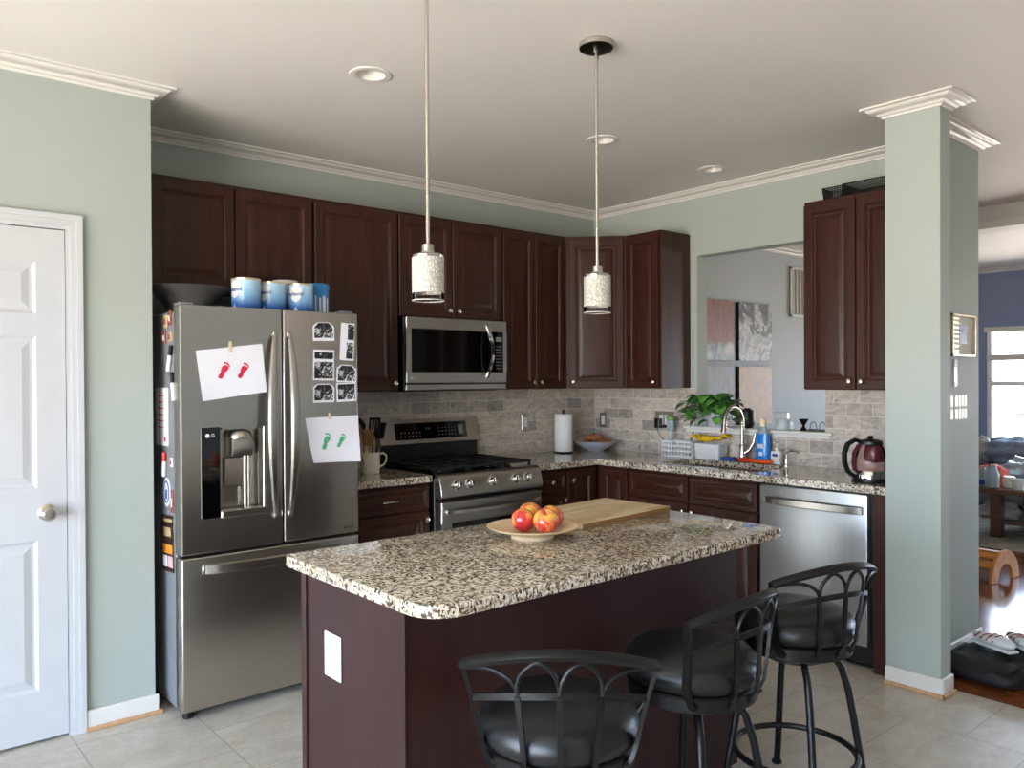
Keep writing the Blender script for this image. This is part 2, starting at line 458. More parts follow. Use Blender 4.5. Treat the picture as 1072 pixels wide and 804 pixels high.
M['art2'] = art('grey_white_pour_painting', [(.3, lin('#3e4146')), (.47, lin('#6b7076')), (.52, lin('#dcd9d2')), (.56, lin('#8b9297')), (.66, lin('#cfc8b8')), (.8, lin('#9aa1a4'))], 3.2, 1.2)
M['art3'] = art('blue_brown_pour_painting', [(.3, lin('#6f7f97')), (.48, lin('#8e8b86')), (.56, lin('#8a7558')), (.7, lin('#5f6f8c'))], 9, 2, (1, 1, .7))
M['art4'] = art('ochre_mauve_pour_painting', [(.3, lin('#8f7f86')), (.45, lin('#b69a82')), (.55, lin('#c79a5e')), (.7, lin('#8d6f55'))], 5, 2.2, (2, 1, 1))

# ------------------------------------------------------------------ the setting
ZC, CB = 2.742, 2.692          # ceiling, crown bottom
XW, XE, YS = -7.5, 6.0, -7.5

struct(MB().box(XW-.2, -.55, YS-.2, 0.12, -.1, 0).build('floor_tile', M['tile'], smooth=0))
struct(MB().box(-.55, XE+.2, YS-.2, 0.12, -.1, -.001).build('floor_wood', M['hard'], smooth=0))

# ceiling with three round openings for the recessed lights
LIGHTS = [(-2.797, -1.39), (-1.366, -1.375), (-.40, -1.385)]
t = bmesh.new()
rect = [t.verts.new(p) for p in ((XW-.2, YS-.2, ZC), (XE+.2, YS-.2, ZC), (XE+.2, .12, ZC), (XW-.2, .12, ZC))]
es = [t.edges.new((rect[i], rect[(i+1) % 4])) for i in range(4)]
for cx, cy in LIGHTS:
    c = [t.verts.new((cx+.062*math.cos(a*PI/16), cy+.062*math.sin(a*PI/16), ZC)) for a in range(32)]
    es += [t.edges.new((c[i], c[(i+1) % 32])) for i in range(32)]
bmesh.ops.triangle_fill(t, use_beauty=True, use_dissolve=False, edges=es)
mb = MB(); mb._add(t); mb.box(XW-.2, XE+.2, YS-.2, .12, ZC+.12, ZC+.2)
struct(mb.build('ceiling', M['ceil'], smooth=0))

# walls
struct(MB().box(-3.453, .06, 0, .12, 0, ZC).build('wall_north', M['wall'], smooth=0))
struct(MB().box(.06, XE+.12, 0, .12, 0, ZC).build('wall_dining', M['bluewall'], smooth=0))
mb = MB()                                             # wall with the white door, and the side of the fridge alcove
DX0, DX1, DZ = -4.612, -3.795, 2.08
mb.box(XW, DX0-.02, -.63, -.51, 0, ZC).box(DX1+.02, -3.453, -.63, -.51, 0, ZC).box(DX0-.02, DX1+.02, -.63, -.51, DZ+.02, ZC)
mb.box(-3.573, -3.453, -.51, .12, 0, ZC).box(DX0-.05, DX1+.05, -.5098, -.48, -.02, DZ+.06)  # last box: slab added behind the door to stop light leaking under it
struct(mb.build('wall_left', M['wall'], smooth=0))
OY0, OY1, OZ0, OZ1 = -1.905, -.974, 1.11, 2.298
mb = MB()
mb.box(0, .113, OY1, 0, 0, ZC).box(0, .113, -2.577, OY0, 0, ZC).box(0, .113, OY0, OY1, 0, OZ0).box(0, .113, OY0, OY1, OZ1, ZC)
struct(mb.build('wall_east', M['wall'], smooth=0))
struct(MB().box(-.577, .26, -2.65, -2.577, 0, ZC).build('wall_wing', M['wall'], smooth=0))
struct(MB().box(-.689, -.577, -2.824, -2.575, 0, ZC).build('wall_pillar', M['wall'], smooth=0))
QX0, QX1, QZ0, QZ1 = -.16, .14, 1.69, 2.29  # unseen hole added in the south wall for the sun patches
mb = MB().box(XW, QX0, YS-.12, YS, 0, ZC).box(QX1, XE, YS-.12, YS, 0, ZC).box(QX0, QX1, YS-.12, YS, 0, QZ0).box(QX0, QX1, YS-.12, YS, QZ1, ZC); struct(mb.build('wall_south', M['bluewall'], smooth=0))
# west wall with a wide glass door opening
GY0, GY1, GZ = -5.7, -1.2, 2.15
mb = MB().box(XW-.12, XW, YS, GY0, 0, ZC).box(XW-.12, XW, GY1, -.51, 0, ZC).box(XW-.12, XW, GY0, GY1, GZ, ZC)
struct(mb.build('wall_west', M['wall'], smooth=0))
dr = struct(thing('door_2', 'wide glass patio door in the west wall', 'door', (XW-.06, (GY0+GY1)/2, 0)))
for k in ('label', 'category'): del dr[k]
mb = MB(); hw = (GY1-GY0)/2
for y in (-hw, -hw+1.35, hw-1.42, hw-.07): mb.box(-.04, .04, y, y+.07, 0, GZ)
mb.box(-.04, .04, -hw, hw, GZ-.07, GZ).box(-.04, .04, -hw, hw, 0, .06); mb.build('door_frame', M['trim'], dr, smooth=0)
MB().box(-.005, .005, -hw+.07, hw-.07, .06, GZ-.07).build('glass_pane', M['pane'], dr, smooth=0)
# far living-room wall with the window
WY0, WY1, WZ0, WZ1 = -2.0, -.725, .62, 2.045
VY0, VY1 = -5.6, -3.6  # opening of the unseen window added for living-room light
mb = MB().box(XE, XE+.12, WY1, 0, WZ0, WZ1).box(XE, XE+.12, YS, VY0, WZ0, WZ1).box(XE, XE+.12, VY1, WY0, WZ0, WZ1).box(XE, XE+.12, YS, 0, 0, WZ0).box(XE, XE+.12, YS, 0, WZ1, ZC)
struct(mb.build('wall_far', M['farwall'], smooth=0))

def crown(name, path, closed=False, drop=ZC-CB, proj=.085):
    """path runs with the room on its right-hand side"""
    prof = [(0, -drop), (.010, -drop), (.012, -drop+.010), (.022, -drop+.012), (.030, -drop+.022), (.052, -.024), (.064, -.014), (.066, -.010), (proj, -.008), (proj, 0), (0, 0)]
    n = len(path); P = [Vector((p[0], p[1], 0)) for p in path]; t = bmesh.new(); rs = []
    for i in range(n):
        d0 = (P[i]-P[i-1]).normalized() if (i > 0 or closed) else None
        d1 = (P[(i+1) % n]-P[i]).normalized() if (i < n-1 or closed) else None
        nn = []
        for d in (d0, d1):
            if d is not None: nn.append(Vector((d.y, -d.x, 0)))
        if len(nn) == 2:
            o = (nn[0]+nn[1]); o = o / (1+nn[0].dot(nn[1]))
        else: o = nn[0]
        rs.append([t.verts.new(P[i] + o*a + Vector((0, 0, ZC+b-.0005))) for a, b in prof])
    m = len(prof)
    for i in range(n if closed else n-1):
        a, b = rs[i], rs[(i+1) % n]
        for j in range(m): t.faces.new((a[j], a[(j+1) % m], b[(j+1) % m], b[j]))
    if not closed: t.faces.new(rs[0]); t.faces.new(rs[-1][::-1])
    bmesh.ops.recalc_face_normals(t, faces=t.faces[:])
    mb = MB(); mb._add(t); return struct(mb.build(name, M['trim'], smooth=30))
crown('trim_1', [(XW, -.63), (-3.453, -.63), (-3.453, 0), (0, 0), (0, -2.577), (-.577, -2.575), (-.689, -2.575), (-.689, -2.824), (-.577, -2.824), (-.577, -2.65), (.26, -2.65), (.26, -2.577), (.113, -2.577), (.113, 0), (6, 0), (6, -7.5), (-7.5, -7.5), (-7.5, -.63)])
# dropped beam over the way into the living room, with its own crown
struct(MB().box(2.2, 2.45, YS, -.9, 2.59, ZC).build('trim_2', M['ceil'], smooth=0))
crown('trim_3', [(2.2, -.9), (2.2, YS)], proj=.08, drop=.1)
# baseboards with a tan shoe strip
def base(name, x0, x1, y0, y1):
    o = struct(MB().box(x0, x1, y0, y1, 0, .085, .004).build(name, M['trim'], smooth=0)); return o
def shoe(o, boxes):
    mb = MB()
    for b in boxes: mb.box(*b, .003)
    mb.build('shoe_moulding', M['shoe'], o, smooth=0)
b = base('baseboard_left', -3.735, -3.440, -.645, -.63); shoe(b, [(-3.735, -3.428, -.658, -.6452, 0, .018)])
mb = MB().box(-.704, -.689, -2.839, -2.575, 0, .085, .004).box(-.689, -.577, -2.839, -2.824, 0, .085, .004)
b = struct(mb.build('baseboard_pillar', M['trim'], smooth=0)); shoe(b, [(-.718, -.7042, -2.853, -2.575, 0, .018), (-.718, -.577, -2.853, -2.8392, 0, .018)])
base('baseboard_wing', -.577, .275, -2.665, -2.65)

# white six-panel door, casing
door = struct(MB().box(DX0, DX1, -.622, -.59, .012, DZ).build('door_1', M['doorw'], smooth=0))
mb = MB()
rows = [(.21, .82), (1.03, 1.645), (1.735, 1.945)]
cols = [(DX0+.105, (DX0+DX1)/2-.055), ((DX0+DX1)/2+.055, DX1-.105)]
mb2 = MB()
zz = [.012, .21, .82, 1.03, 1.645, 1.735, 1.945, DZ]
for i in range(0, 8, 2): mb2.box(DX0, DX1, -.634, -.6215, zz[i], zz[i+1])
for z0, z1 in rows:
    for a, c in ((DX0, cols[0][0]), (cols[0][1], cols[1][0]), (cols[1][1], DX1)): mb2.box(a, c, -.634, -.6215, z0, z1)
    for a, c in cols: mb2.rings(a, c, z0, z1, [(0, -.6215), (0, -.634), (.012, -.6245), (.022, -.6245), (.05, -.631), (.056, -.631)])
mb2.build('door_panel', M['doorw'], door, smooth=0)
mb = MB(); c = (-3.867, -.634, .93)
mb.lathe([(.033, 0), (.033, .004), (.026, .009), (.012, .012), (.011, .030), (.022, .036), (.029, .046), (.029, .058), (.020, .068), (0, .070)], 28, 0, T(*c) @ Matrix.Rotation(PI/2, 4, 'X'))
mb.build('door_knob', M['nickel'], door)
MB().box(DX1-.001, DX1+.0015, -.634, -.628, .90, .96).build('strike_plate', M['nickel'], door, smooth=0)
mb = MB()
for k, (o, i, d) in enumerate(((.062, .0, .010), (.062, .018, .015), (.062, .04, .020))):
    x1 = DX1+.003
    mb.box(x1+i, x1+o, -.63-d, -.6302, 0, DZ+.004+o).box(DX0-.003-o, DX0-.003-i, -.63-d, -.6302, 0, DZ+.004+o)
    mb.box(DX0-.003-i, x1+i, -.63-d, -.6302, DZ+.004+i, DZ+.004+o)
mb.box(DX1+.003, DX1+.019, -.6302, -.52, 0, DZ+.004).box(DX0-.019, DX0-.003, -.6302, -.52, 0, DZ+.004).box(DX0-.019, DX1+.019, -.6302, -.52, DZ+.004, DZ+.019)
struct(mb.build('trim_4', M['doorw'], smooth=0))

# pass-through sill
mb = MB().box(-.032, .135, -1.955, -.874, 1.112, 1.132, .004).box(-.018, -.0102, -1.935, -.894, 1.092, 1.112)
struct(mb.build('trim_5', M['trim'], smooth=0))

# tile backsplash on both walls
mb = MB().box(-2.535, -.008, -.008, -.0003, .9256, 1.3925).box(-.0085, -.0003, OY1, -.0003, .9256, 1.3925)
mb.box(-.0085, -.0003, OY0, OY1, .9256, 1.1118).box(-.0085, -.0003, -2.5745, OY0, .9256, 1.3925)
struct(mb.build('trim_6', M['splash'], smooth=0))

# far window: casing, sashes, glass, raised blind
def window(name, WY0, WY1):
    w = bpy.data.objects.new(name, None); COL.objects.link(w); struct(w); w.location = (XE, (WY0+WY1)/2, WZ0)
    hw, hh = (WY1-WY0)/2, WZ1-WZ0
    mb = MB()
    for a, c, z0, z1 in ((-hw-.0, -hw+.05, 0, hh), (hw-.05, hw, 0, hh), (-hw, hw, 0, .05), (-hw, hw, hh-.04, hh)): mb.box(.01, .09, a, c, z0, z1)
    mb.box(.03, .08, -hw, hw, hh*.53-.03, hh*.53+.03)
    mb.build('window_frame', M['trim'], w, smooth=0)
    mb = MB()
    for y in (-hw+.05+(2*hw-.1)/3, -hw+.05+(2*hw-.1)*2/3): mb.box(.045, .06, y-.01, y+.01, .05, hh-.04)
    for z in (hh*.28, ): mb.box(.045, .06, -hw+.05, hw-.05, z-.01, z+.01)
    mb.build('muntins', M['trim'], w, smooth=0)
    MB().box(.050, .054, -hw+.05, hw-.05, .05, hh-.04).build('window_pane', M['pane'], w, smooth=0)
    MB().box(-.03, .012, -hw-.02, hw+.02, hh-.06, hh+.0, .004).build('blind_headrail', M['mat'], w, smooth=0)
    MB().box(-.02, .004, -hw, hw, hh*.72, hh*.72+.075, .01).build('blind_stack', M['mat'], w, smooth=0)
window('window_1', WY0, WY1); window('added_window_2', VY0, VY1)  # the second is out of view, added to light the living room
w = bpy.data.objects.new('added_sun_mask', None); COL.objects.link(w); struct(w); w.location = ((QX0+QX1)/2, YS-.06, QZ0)  # unseen, added to shape low sun into patches on the wing wall
dz = .485
def qbox(mb, x0, x1, z0, z1): mb.box(x0-(QX0+QX1)/2, x1-(QX0+QX1)/2, -.006, .006, z0+dz-QZ0, z1+dz-QZ0)
mb = MB()                                             # added sun mask: solid pieces, gaps cut to the sun patches
lo_, hi_ = QZ0-dz, QZ1-dz
for a in ((QX0, QX1, 1.775, hi_), (QX0, QX1, 1.608, 1.62), (-.03, QX1, 1.585, 1.775), (QX0, -.115, lo_, hi_), (QX0, QX1, 1.52, 1.585), (QX0, -.085, 1.42, 1.52), (-.055, QX1, 1.42, 1.52), (QX0, QX1, 1.37, 1.42), (.095, QX1, lo_, 1.37), (-.085, -.058, lo_, 1.37), (QX0, QX1, lo_, 1.245)): qbox(mb, *a)
mb.build('window_frame', M['trim'], w, smooth=0)  # blocking part of the added sun mask, no real window
mb = MB()
for k in range(6): qbox(mb, -.115, -.03, 1.634+k*.024, 1.646+k*.024)
for k in range(4): qbox(mb, -.085, -.055, 1.43+k*.024, 1.442+k*.024)
for x_ in (-.022, .018, .052): qbox(mb, x_, x_+.012, 1.245, 1.37)
qbox(mb, -.115, .095, 1.298, 1.31)
mb.build('sun_mask_bars', M['blind'], w, smooth=0)  # bars added to stripe the sun patches

# ------------------------------------------------------------------ cabinets
def door_mesh(w, h, t=.02, fr=.058, tall=True):
    mb = MB()
    mb.rings(0, w, 0, h, [(0, 0), (0, -t+.003), (.003, -t), (fr-.012, -t), (fr-.007, -t+.004), (fr-.003, -t+.004), (fr, -t+.009), (fr+.010, -t+.010), (fr+.034, -t+.002), (fr+.038, -t+.0015)])
    return mb
def knob_mesh(x, y, z):
    return MB().lathe([(.007, 0), (.006, .012), (.011, .017), (.0155, .022), (.0155, .027), (.010, .031), (0, .032)], 20, 0, T(x, y, z) @ Matrix.Rotation(PI/2, 4, 'X'))
def add_front(root, kind, x0, x1, z0, z1, d, knob=None, fr=.058, pull=False, Mx=None):
    """a door or drawer front on the face at y=-d, with its knob as a sub-part"""
    w, h = x1-x0, z1-z0
    mb = door_mesh(w, h, .02, min(fr, w*.28, h*.3))
    tr = T(x0, -d-.0005, z0)
    if Mx is not None: tr = Mx @ tr
    bmesh.ops.transform(mb.bm, matrix=tr, verts=mb.bm.verts[:])
    o = mb.build(kind, M['cab'], root, smooth=20)
    if knob:
        km = knob_mesh(knob[0], -d-.0205, knob[1])
        if Mx is not None: bmesh.ops.transform(km.bm, matrix=Mx, verts=km.bm.verts[:])
        km.build('knob', M['nickel'], o)
    if pull:
        cx, cz = (x0+x1)/2, (z0+z1)/2
        mb = MB().box(cx-.05, cx+.05, -d-.045, -d-.035, cz-.005, cz+.005, .003)
        for s in (-1, 1): mb.box(cx+s*.04-.004, cx+s*.04+.004, -d-.036, -d-.0205, cz-.004, cz+.004)
        mb.build('pull', M['nickel'], o)
    return o
ZB, ZT, UD = 1.3925, 2.4503, .3164
def upper(label, loc, rz, w, z0, doors, h1=ZT):
    r = thing('wall_cabinet', label, 'cabinet', (loc[0], loc[1], z0), rz, 'dark wood wall cabinets')
    h = h1-z0
    MB().box(.001, w-.001, -UD, -.001, 0, h, .0015).build('cabinet_body', M['cab'], r, smooth=0)
    for x0, x1, side in doors:
        k = None
        if side == 'r': k = (x1-.03, .045)
        if side == 'l': k = (x0+.03, .045)
        add_front(r, 'door', x0, x1, .004, h-.022, UD, k)
    return r
upper('short dark wood wall cabinet over the stainless refrigerator', (-3.452, 0), 0, .917, 1.915, [(.085, .484, None), (.492, .908, None)])
upper('single-door dark wood wall cabinet between refrigerator top and microwave', (-2.535, 0), 0, .54, ZB, [(.010, .532, 'r')])
upper('short two-door dark wood cabinet directly above the microwave', (-1.995, 0), 0, .792, 1.834, [(.006, .386, 'r'), (.394, .786, 'l')])
upper('two narrow doors on dark wood wall cabinet right of the microwave', (-1.203, 0), 0, .582, ZB, [(.007, .287, 'r'), (.292, .565, 'l')])
c = thing('wall_cabinet', 'diagonal corner dark wood wall cabinet above the paper towel roll', 'cabinet', (0, 0, ZB), 0, 'dark wood wall cabinets')
MB().prism([(-.001, -.001), (-.619, -.001), (-.619, -UD), (-UD, -.619), (-.001, -.619)], 0, ZT-ZB).build('cabinet_body', M['cab'], c, smooth=0)
Mx = T(-.619, -UD, 0) @ Matrix.Rotation(-PI/4, 4, 'Z')
add_front(c, 'door', .026, .402, .004, ZT-ZB-.022, 0, (.056, .045), Mx=Mx)
upper('single-door dark wood wall cabinet beside the pass-through opening', (0, -.62), -PI/2, .30, ZB, [(.008, .284, 'r')])
upper('two-door dark wood wall cabinet right of the pass-through, by the pillar', (0, -1.947), -PI/2, .627, ZB, [(.006, .305, 'r'), (.311, .615, 'l')])

BD = .60
def lower(label, loc, rz, w, fronts, ztop=.886):
    r = thing('base_cabinet', label, 'cabinet', (loc[0], loc[1], 0), rz, 'dark wood base cabinets')
    MB().box(.001, w-.001, -BD, -.012, .10, ztop, .0015).box(.001, w-.001, -BD+.07, -.012, 0, .0999).build('cabinet_body', M['cab'], r, smooth=0)
    for f in fronts: add_front(r, f[0], f[1], f[2], f[3], f[4], BD, **f[5])
    return r
lower('dark wood base cabinet with a bar-pull drawer between refrigerator and range', (-2.535, 0), 0, .562,
      [('drawer_front', .03, .552, .735, .868, dict(pull=True, fr=.035)), ('door', .03, .552, .12, .725, dict(knob=(.525, .68)))])
lower('narrow dark wood base cabinet right against the range', (-1.197, 0), 0, .296,
      [('drawer_front', .006, .290, .735, .868, dict(knob=(.148, .80), fr=.035)), ('door', .006, .290, .12, .725, dict(knob=(.26, .68)))])
lower('dark wood base cabinet door in the inside corner, under the paper towel', (-.901, 0), 0, .300,
      [('door', .006, .256, .12, .868, dict(knob=(.035, .80)))])
c = lower('narrow dark wood base cabinet in the corner left of the sink base', (0, -.602), -PI/2, .285,
      [('door', .051, .275, .12, .868, {})])
lower('dark wood sink base cabinet with two false drawer fronts', (0, -.888), -PI/2, .952,
      [('drawer_front', .008, .470, .715, .868, dict(fr=.035)), ('drawer_front', .482, .944, .715, .868, dict(fr=.035)),
       ('door', .008, .470, .12, .705, dict(knob=(.44, .66))), ('door', .482, .944, .12, .705, dict(knob=(.51, .66)))])
p = thing('filler_panel', 'dark wood end panel between dishwasher and pillar base', 'panel', (0, -2.482, 0), -PI/2)
MB().box(.004, .088, -BD-.03, -.012, 0, .886, .0015).build('panel', M['cab'], p, smooth=0)

# countertops
CT0, CT1 = .8875, .9256
mb = MB().box(-2.53, -1.972, -.64, -.009, CT0, CT1, .004)
tag(mb.build('countertop', M['gran'], smooth=0), 'short granite countertop between refrigerator and range under the utensil crock', 'countertop')
SY0, SY1, SX0, SX1 = -1.78, -1.06, -.52, -.16
mb = MB()
o_ = [(-1.196, -.0095), (-1.196, -.64), (-.64, -.64), (-.64, -2.5745), (-.0095, -2.5745), (-.0095, -.0095)]
t = bmesh.new()
def ring(zs):
    return [[t.verts.new((x, y, z)) for x, y in o_] for z in zs]
def hole(z):
    rr = .05; pts = []
    for cx, cy, a0 in ((SX1-rr, SY1-rr, 0), (SX0+rr, SY1-rr, 90), (SX0+rr, SY0+rr, 180), (SX1-rr, SY0+rr, 270)):
        for k in range(5): pts.append((cx+rr*math.cos(R(a0+k*22.5)), cy+rr*math.sin(R(a0+k*22.5))))
    return [t.verts.new((x, y, z)) for x, y in pts]
o0, o1 = ring([CT0, CT1]); h0, h1 = hole(CT0), hole(CT1)
for a, b in ((o0, o1), (h0, h1)):
    for i in range(len(a)): t.faces.new((a[i], a[(i+1) % len(a)], b[(i+1) % len(a)], b[i]))
for a, b in ((o0, h0), (o1, h1)):
    es = [e for e in t.edges if (e.verts[0] in a and e.verts[1] in a) or (e.verts[0] in b and e.verts[1] in b)]
    bmesh.ops.triangle_fill(t, use_beauty=True, edges=es)
bmesh.ops.recalc_face_normals(t, faces=t.faces[:])
es = [e for e in t.edges if abs(e.verts[0].co.z-CT1) < 1e-6 and abs(e.verts[1].co.z-CT1) < 1e-6 and len(e.link_faces) == 2 and abs(e.link_faces[0].normal.dot(e.link_faces[1].normal)) < .3]
bmesh.ops.bevel(t, geom=es, offset=.004, segments=2, affect='EDGES', profile=.5)
mb._add(t)
tag(mb.build('countertop', M['gran'], smooth=0), 'long L-shaped granite countertop with the undermount sink, along two walls', 'countertop')
# sink: two bowls hanging under the cut-out
s = thing('sink', 'stainless undermount double sink sunk in the granite counter', 'sink', ((SX0+SX1)/2, (SY0+SY1)/2, .70))
for y0, y1 in ((-.352, -.012), (.012, .352)):
    mb = MB(); w2 = .172
    mb.rings(-w2, w2, y0, y1, [(.02, 0), (0, -.02), (0, -.185), (.006, -.1855), (.006, -.02), (.025, -.005)], 0, Matrix.Rotation(-PI/2, 4, 'X') @ Matrix.Scale(-1, 4, (0, 0, 1)))
    bmesh.ops.recalc_face_normals(mb.bm, faces=mb.bm.faces[:])
    bw = mb.build('bowl', M['steelh'], s, smooth=20)
    MB().cyl((0, (y0+y1)/2, .0055), .04, .004, 20).build('drain', M['chrome'], bw)

# ------------------------------------------------------------------ refrigerator
FX0, FX1, FY, FS = -3.402, -2.550, -.833, -2.942
f = thing('refrigerator', 'large stainless french-door refrigerator with water dispenser, beside the sage wall', 'refrigerator', (FX0, 0, 0))
def L(x): return x-FX0
W = FX1-FX0
MB().box(.008, W-.006, -.745, -.03, .03, 1.765, .006).box(.06, W-.06, -.78, -.74, .025, .06).build('fridge_body', M['fside'], f, smooth=0)
mb = MB()
for x in (.04, W-.04): mb.cyl((x, -.775, 0), .022, .03, 16)
mb.build('foot', M['blk'], f)
def disp_hole(mb, x0, x1, z0, z1, hx0, hx1, hz0, hz1, yb, yf):
    mb.box(x0, hx0, yf, yb, z0, z1, .006, 2).box(hx1, x1, yf, yb, z0, z1, .006, 2)
    mb.box(hx0-.007, hx1+.007, yf+.00005, yb, hz1, z1, .0).box(hx0-.007, hx1+.007, yf+.00005, yb, z0, hz0, .0)
    mb.box(hx0, hx1, yb-.012, yb, hz0, hz1)
mb = MB(); disp_hole(mb, 0, FS-.004-FX0, .712, 1.787, L(-3.232), L(-3.028), .862, 1.252, -.748, FY)
ld = mb.build('left_door', M['steel'], f, smooth=0)
rd = MB().box(FS+.004-FX0, W, FY, -.748, .712, 1.787, .008, 3).build('right_door', M['steel'], f, smooth=30)
fd = MB().box(0, W, FY, -.748, .04, .700, .008, 3).build('freezer_drawer', M['steel'], f, smooth=30)
MB().box(.01, W-.01, -.80, -.745, .7002, .7118).build('gasket', M['blk'], f, smooth=0)
for o_, x in ((ld, .01), (rd, W-.07)):
    MB().box(x, x+.06, -.80, -.72, 1.7875, 1.80, .004).build('hinge_cover', M['fside'], o_, smooth=0)
# dispenser
MB().box(L(-3.318), L(-3.236), FY-.0025, FY+.0, .862, 1.258, .001).build('control_panel', M['blkg'], ld, smooth=0)
mb = MB(); add_text(mb, 'LG', .022, T(L(-3.272), FY-.0026, 1.222) @ FRONT); mb.cyl((L(-3.290), FY-.0026, 1.222), .009, .0004, 14, 'y'); mb.build('badge', M['white'], ld, smooth=0)
mb = MB()
x0, x1, z0, z1 = L(-3.234), L(-3.026), .858, 1.256
mb.box(x1-.014, x1, FY-.006, FY+.05, z0, z1, .003).box(x0, x1, FY-.012, FY+.05, z0, z0+.032, .004).box(x0, x0+.006, FY-.004, FY+.05, z0, z1).box(x0, x1, FY-.004, FY+.05, z1-.01, z1)
mb.build('dispenser_frame', M['steelh'], ld, smooth=0)
mb = MB(); cx = L(-3.135)
mb.lathe([(.055, 0), (.055, .015), (.045, .030), (.02, .04), (0, .041)], 28, 0, T(cx, FY+.035, 1.205))
mb.box(cx-.05, cx+.05, FY-.006, FY+.07, 1.125, 1.207, .008, 2); mb.build('dispenser_spout', M['steelh'], ld)
MB().box(cx-.062, cx+.022, FY+.042, FY+.052, .985, 1.118, .003).build('paddle', M['nickel'], ld, smooth=0)
MB().cyl((cx+.035, FY+.05, .89), .016, .235, 16).build('water_nozzle', M['steelh'], ld)
def bowed(xa, xb, z0, z1, y0, out, bow, par, name, wid=.036):
    mb = MB(); pts = []; n = 22
    for i in range(n+1):
        u = i/n; s_ = math.sin(PI*u)**.75
        pts.append((xa + (xb-xa)*s_, y0 - .012 - out*s_, z0+(z1-z0)*u))
    prof = [(-wid/2, -.007), (-wid/2+.006, .004), (0, .008), (wid/2-.006, .004), (wid/2, -.007), (0, -.009)]
    mb.sweep(pts, prof, up=(0, -1, 0), radii=[.62+.62*math.sin(PI*i/n) for i in range(n+1)])
    for z in (z0+.006, z1-.006): mb.box(xa-.013, xa+.013, y0-.016, y0, z-.014, z+.014, .003)
    return mb.build(name, M['steelh'], par)
bowed(L(-2.980), L(-3.018), .84, 1.68, FY, .060, 0, ld, 'handle')
bowed(L(-2.912), L(-2.908), .84, 1.68, FY, .060, 0, rd, 'handle')
mb = MB(); pts = []
for i in range(25):
    u = i/24; s_ = math.sin(PI*u)**.6; pts.append((L(-3.305) + (.66)*u, FY-.012-.045*s_, .645))
mb.sweep(pts, [(-.024, -.006), (-.018, .006), (.018, .006), (.024, -.006)], up=(0, -1, 0))
for p_ in (pts[0], pts[-1]): mb.box(p_[0]-.012, p_[0]+.012, FY-.016, FY, .624, .668, .003)
mb.build('handle', M['steelh'], fd)
mb = MB().box(W-.085, W-.03, FY-.0008, FY, .735, .752).build('badge_plate', M['nickel'], rd, smooth=0)

# things stuck on the fridge doors
def sheet(name, label, cat, pts, y=FY-.0022, thick=.0008, lift=0, group=None):
    cx = sum(p[0] for p in pts)/4; cz = sum(p[1] for p in pts)/4
    th = thing(name, label, cat, (cx, y, cz), 0, group)
    t = bmesh.new(); n = 10; g = []
    a, b, c, d = [Vector((p[0]-cx, 0, p[1]-cz)) for p in pts]    # tl tr br bl
    for j in range(n+1):
        row = []
        for i in range(n+1):
            u, v = i/n, j/n
            p = (a*(1-u)+b*u)*(1-v) + (d*(1-u)+c*u)*v
            p.y = -lift*(v**2)*(abs(u-.5)*2)**2 - .0006
            row.append(t.verts.new(p))
        g.append(row)
    for j in range(n):
        for i in range(n): t.faces.new((g[j][i], g[j+1][i], g[j+1][i+1], g[j][i+1]))
    bmesh.ops.recalc_face_normals(t, faces=t.faces[:])
    r = bmesh.ops.solidify(t, geom=t.faces[:], thickness=thick)
    mb = MB(); mb._add(t); mb.build('sheet', M['paper'], th, smooth=30)
    return th, (cx, cz)
def foot(th, x, z, rot, size, mat, flip=1):
    mb = MB(); Mx = T(x, -.0022, z) @ Matrix.Rotation(rot, 4, 'Y') @ Matrix.Diagonal((flip, 1, 1, 1))
    out = [(-.2, -1), (.1, -1.02), (.3, -.85), (.3, -.45), (.22, -.1), (.38, .25), (.42, .6), (.2, .8), (-.15, .78), (-.38, .5), (-.36, .1), (-.2, -.3), (-.28, -.7)]
    mb.prism([(a*size, b*size) for a, b in out], -.0004, .0004, 'y', M=Mx)
    for k, (tx, tz, tr) in enumerate(((-.3, .98, .13), (-.08, 1.06, .11), (.1, 1.04, .1), (.26, .96, .09), (.4, .84, .08))):
        mb.ball((tx*size, 0, tz*size), (tr*size, .0005, tr*size*1.2), 10, 0) if False else mb.cyl((0, 0, 0), .0001, .0001, 3)
        mb.lathe([(tr*size, -.0004), (tr*size, .0004)], 12, 0, Mx @ T(tx*size, 0, tz*size) @ Matrix.Rotation(PI/2, 4, 'X'))
    mb.build('footprint', mat, th, smooth=0)
th, (cx, cz) = sheet('footprint_drawing', 'white sheet with two red baby footprints taped on the left fridge door', 'drawing', [(-3.337, 1.591), (-3.041, 1.627), (-3.022, 1.410), (-3.31, 1.373)], lift=.006)
foot(th, -3.219-cx, 1.503-cz, R(28), .036, M['red']); foot(th, -3.132-cx, 1.503-cz, R(30), .034, M['red'])
MB().box(-3.195-cx, -3.180-cx, -.0026, -.0016, 1.585-cz, 1.635-cz).build('tape', M['tape'], th, smooth=0)
th, (cx, cz) = sheet('footprint_drawing', 'white sheet with two green baby footprints on the right fridge door', 'drawing', [(-2.833, 1.282), (-2.552, 1.288), (-2.545, 1.061), (-2.798, 1.07)], lift=.012)
foot(th, -2.728-cx, 1.165-cz, R(22), .038, M['green']); foot(th, -2.648-cx, 1.165-cz, R(30), .032, M['green'])
MB().box(-2.715-cx, -2.702-cx, -.0026, -.0016, 1.272-cz, 1.305-cz).build('tape', M['tape'], th, smooth=0)
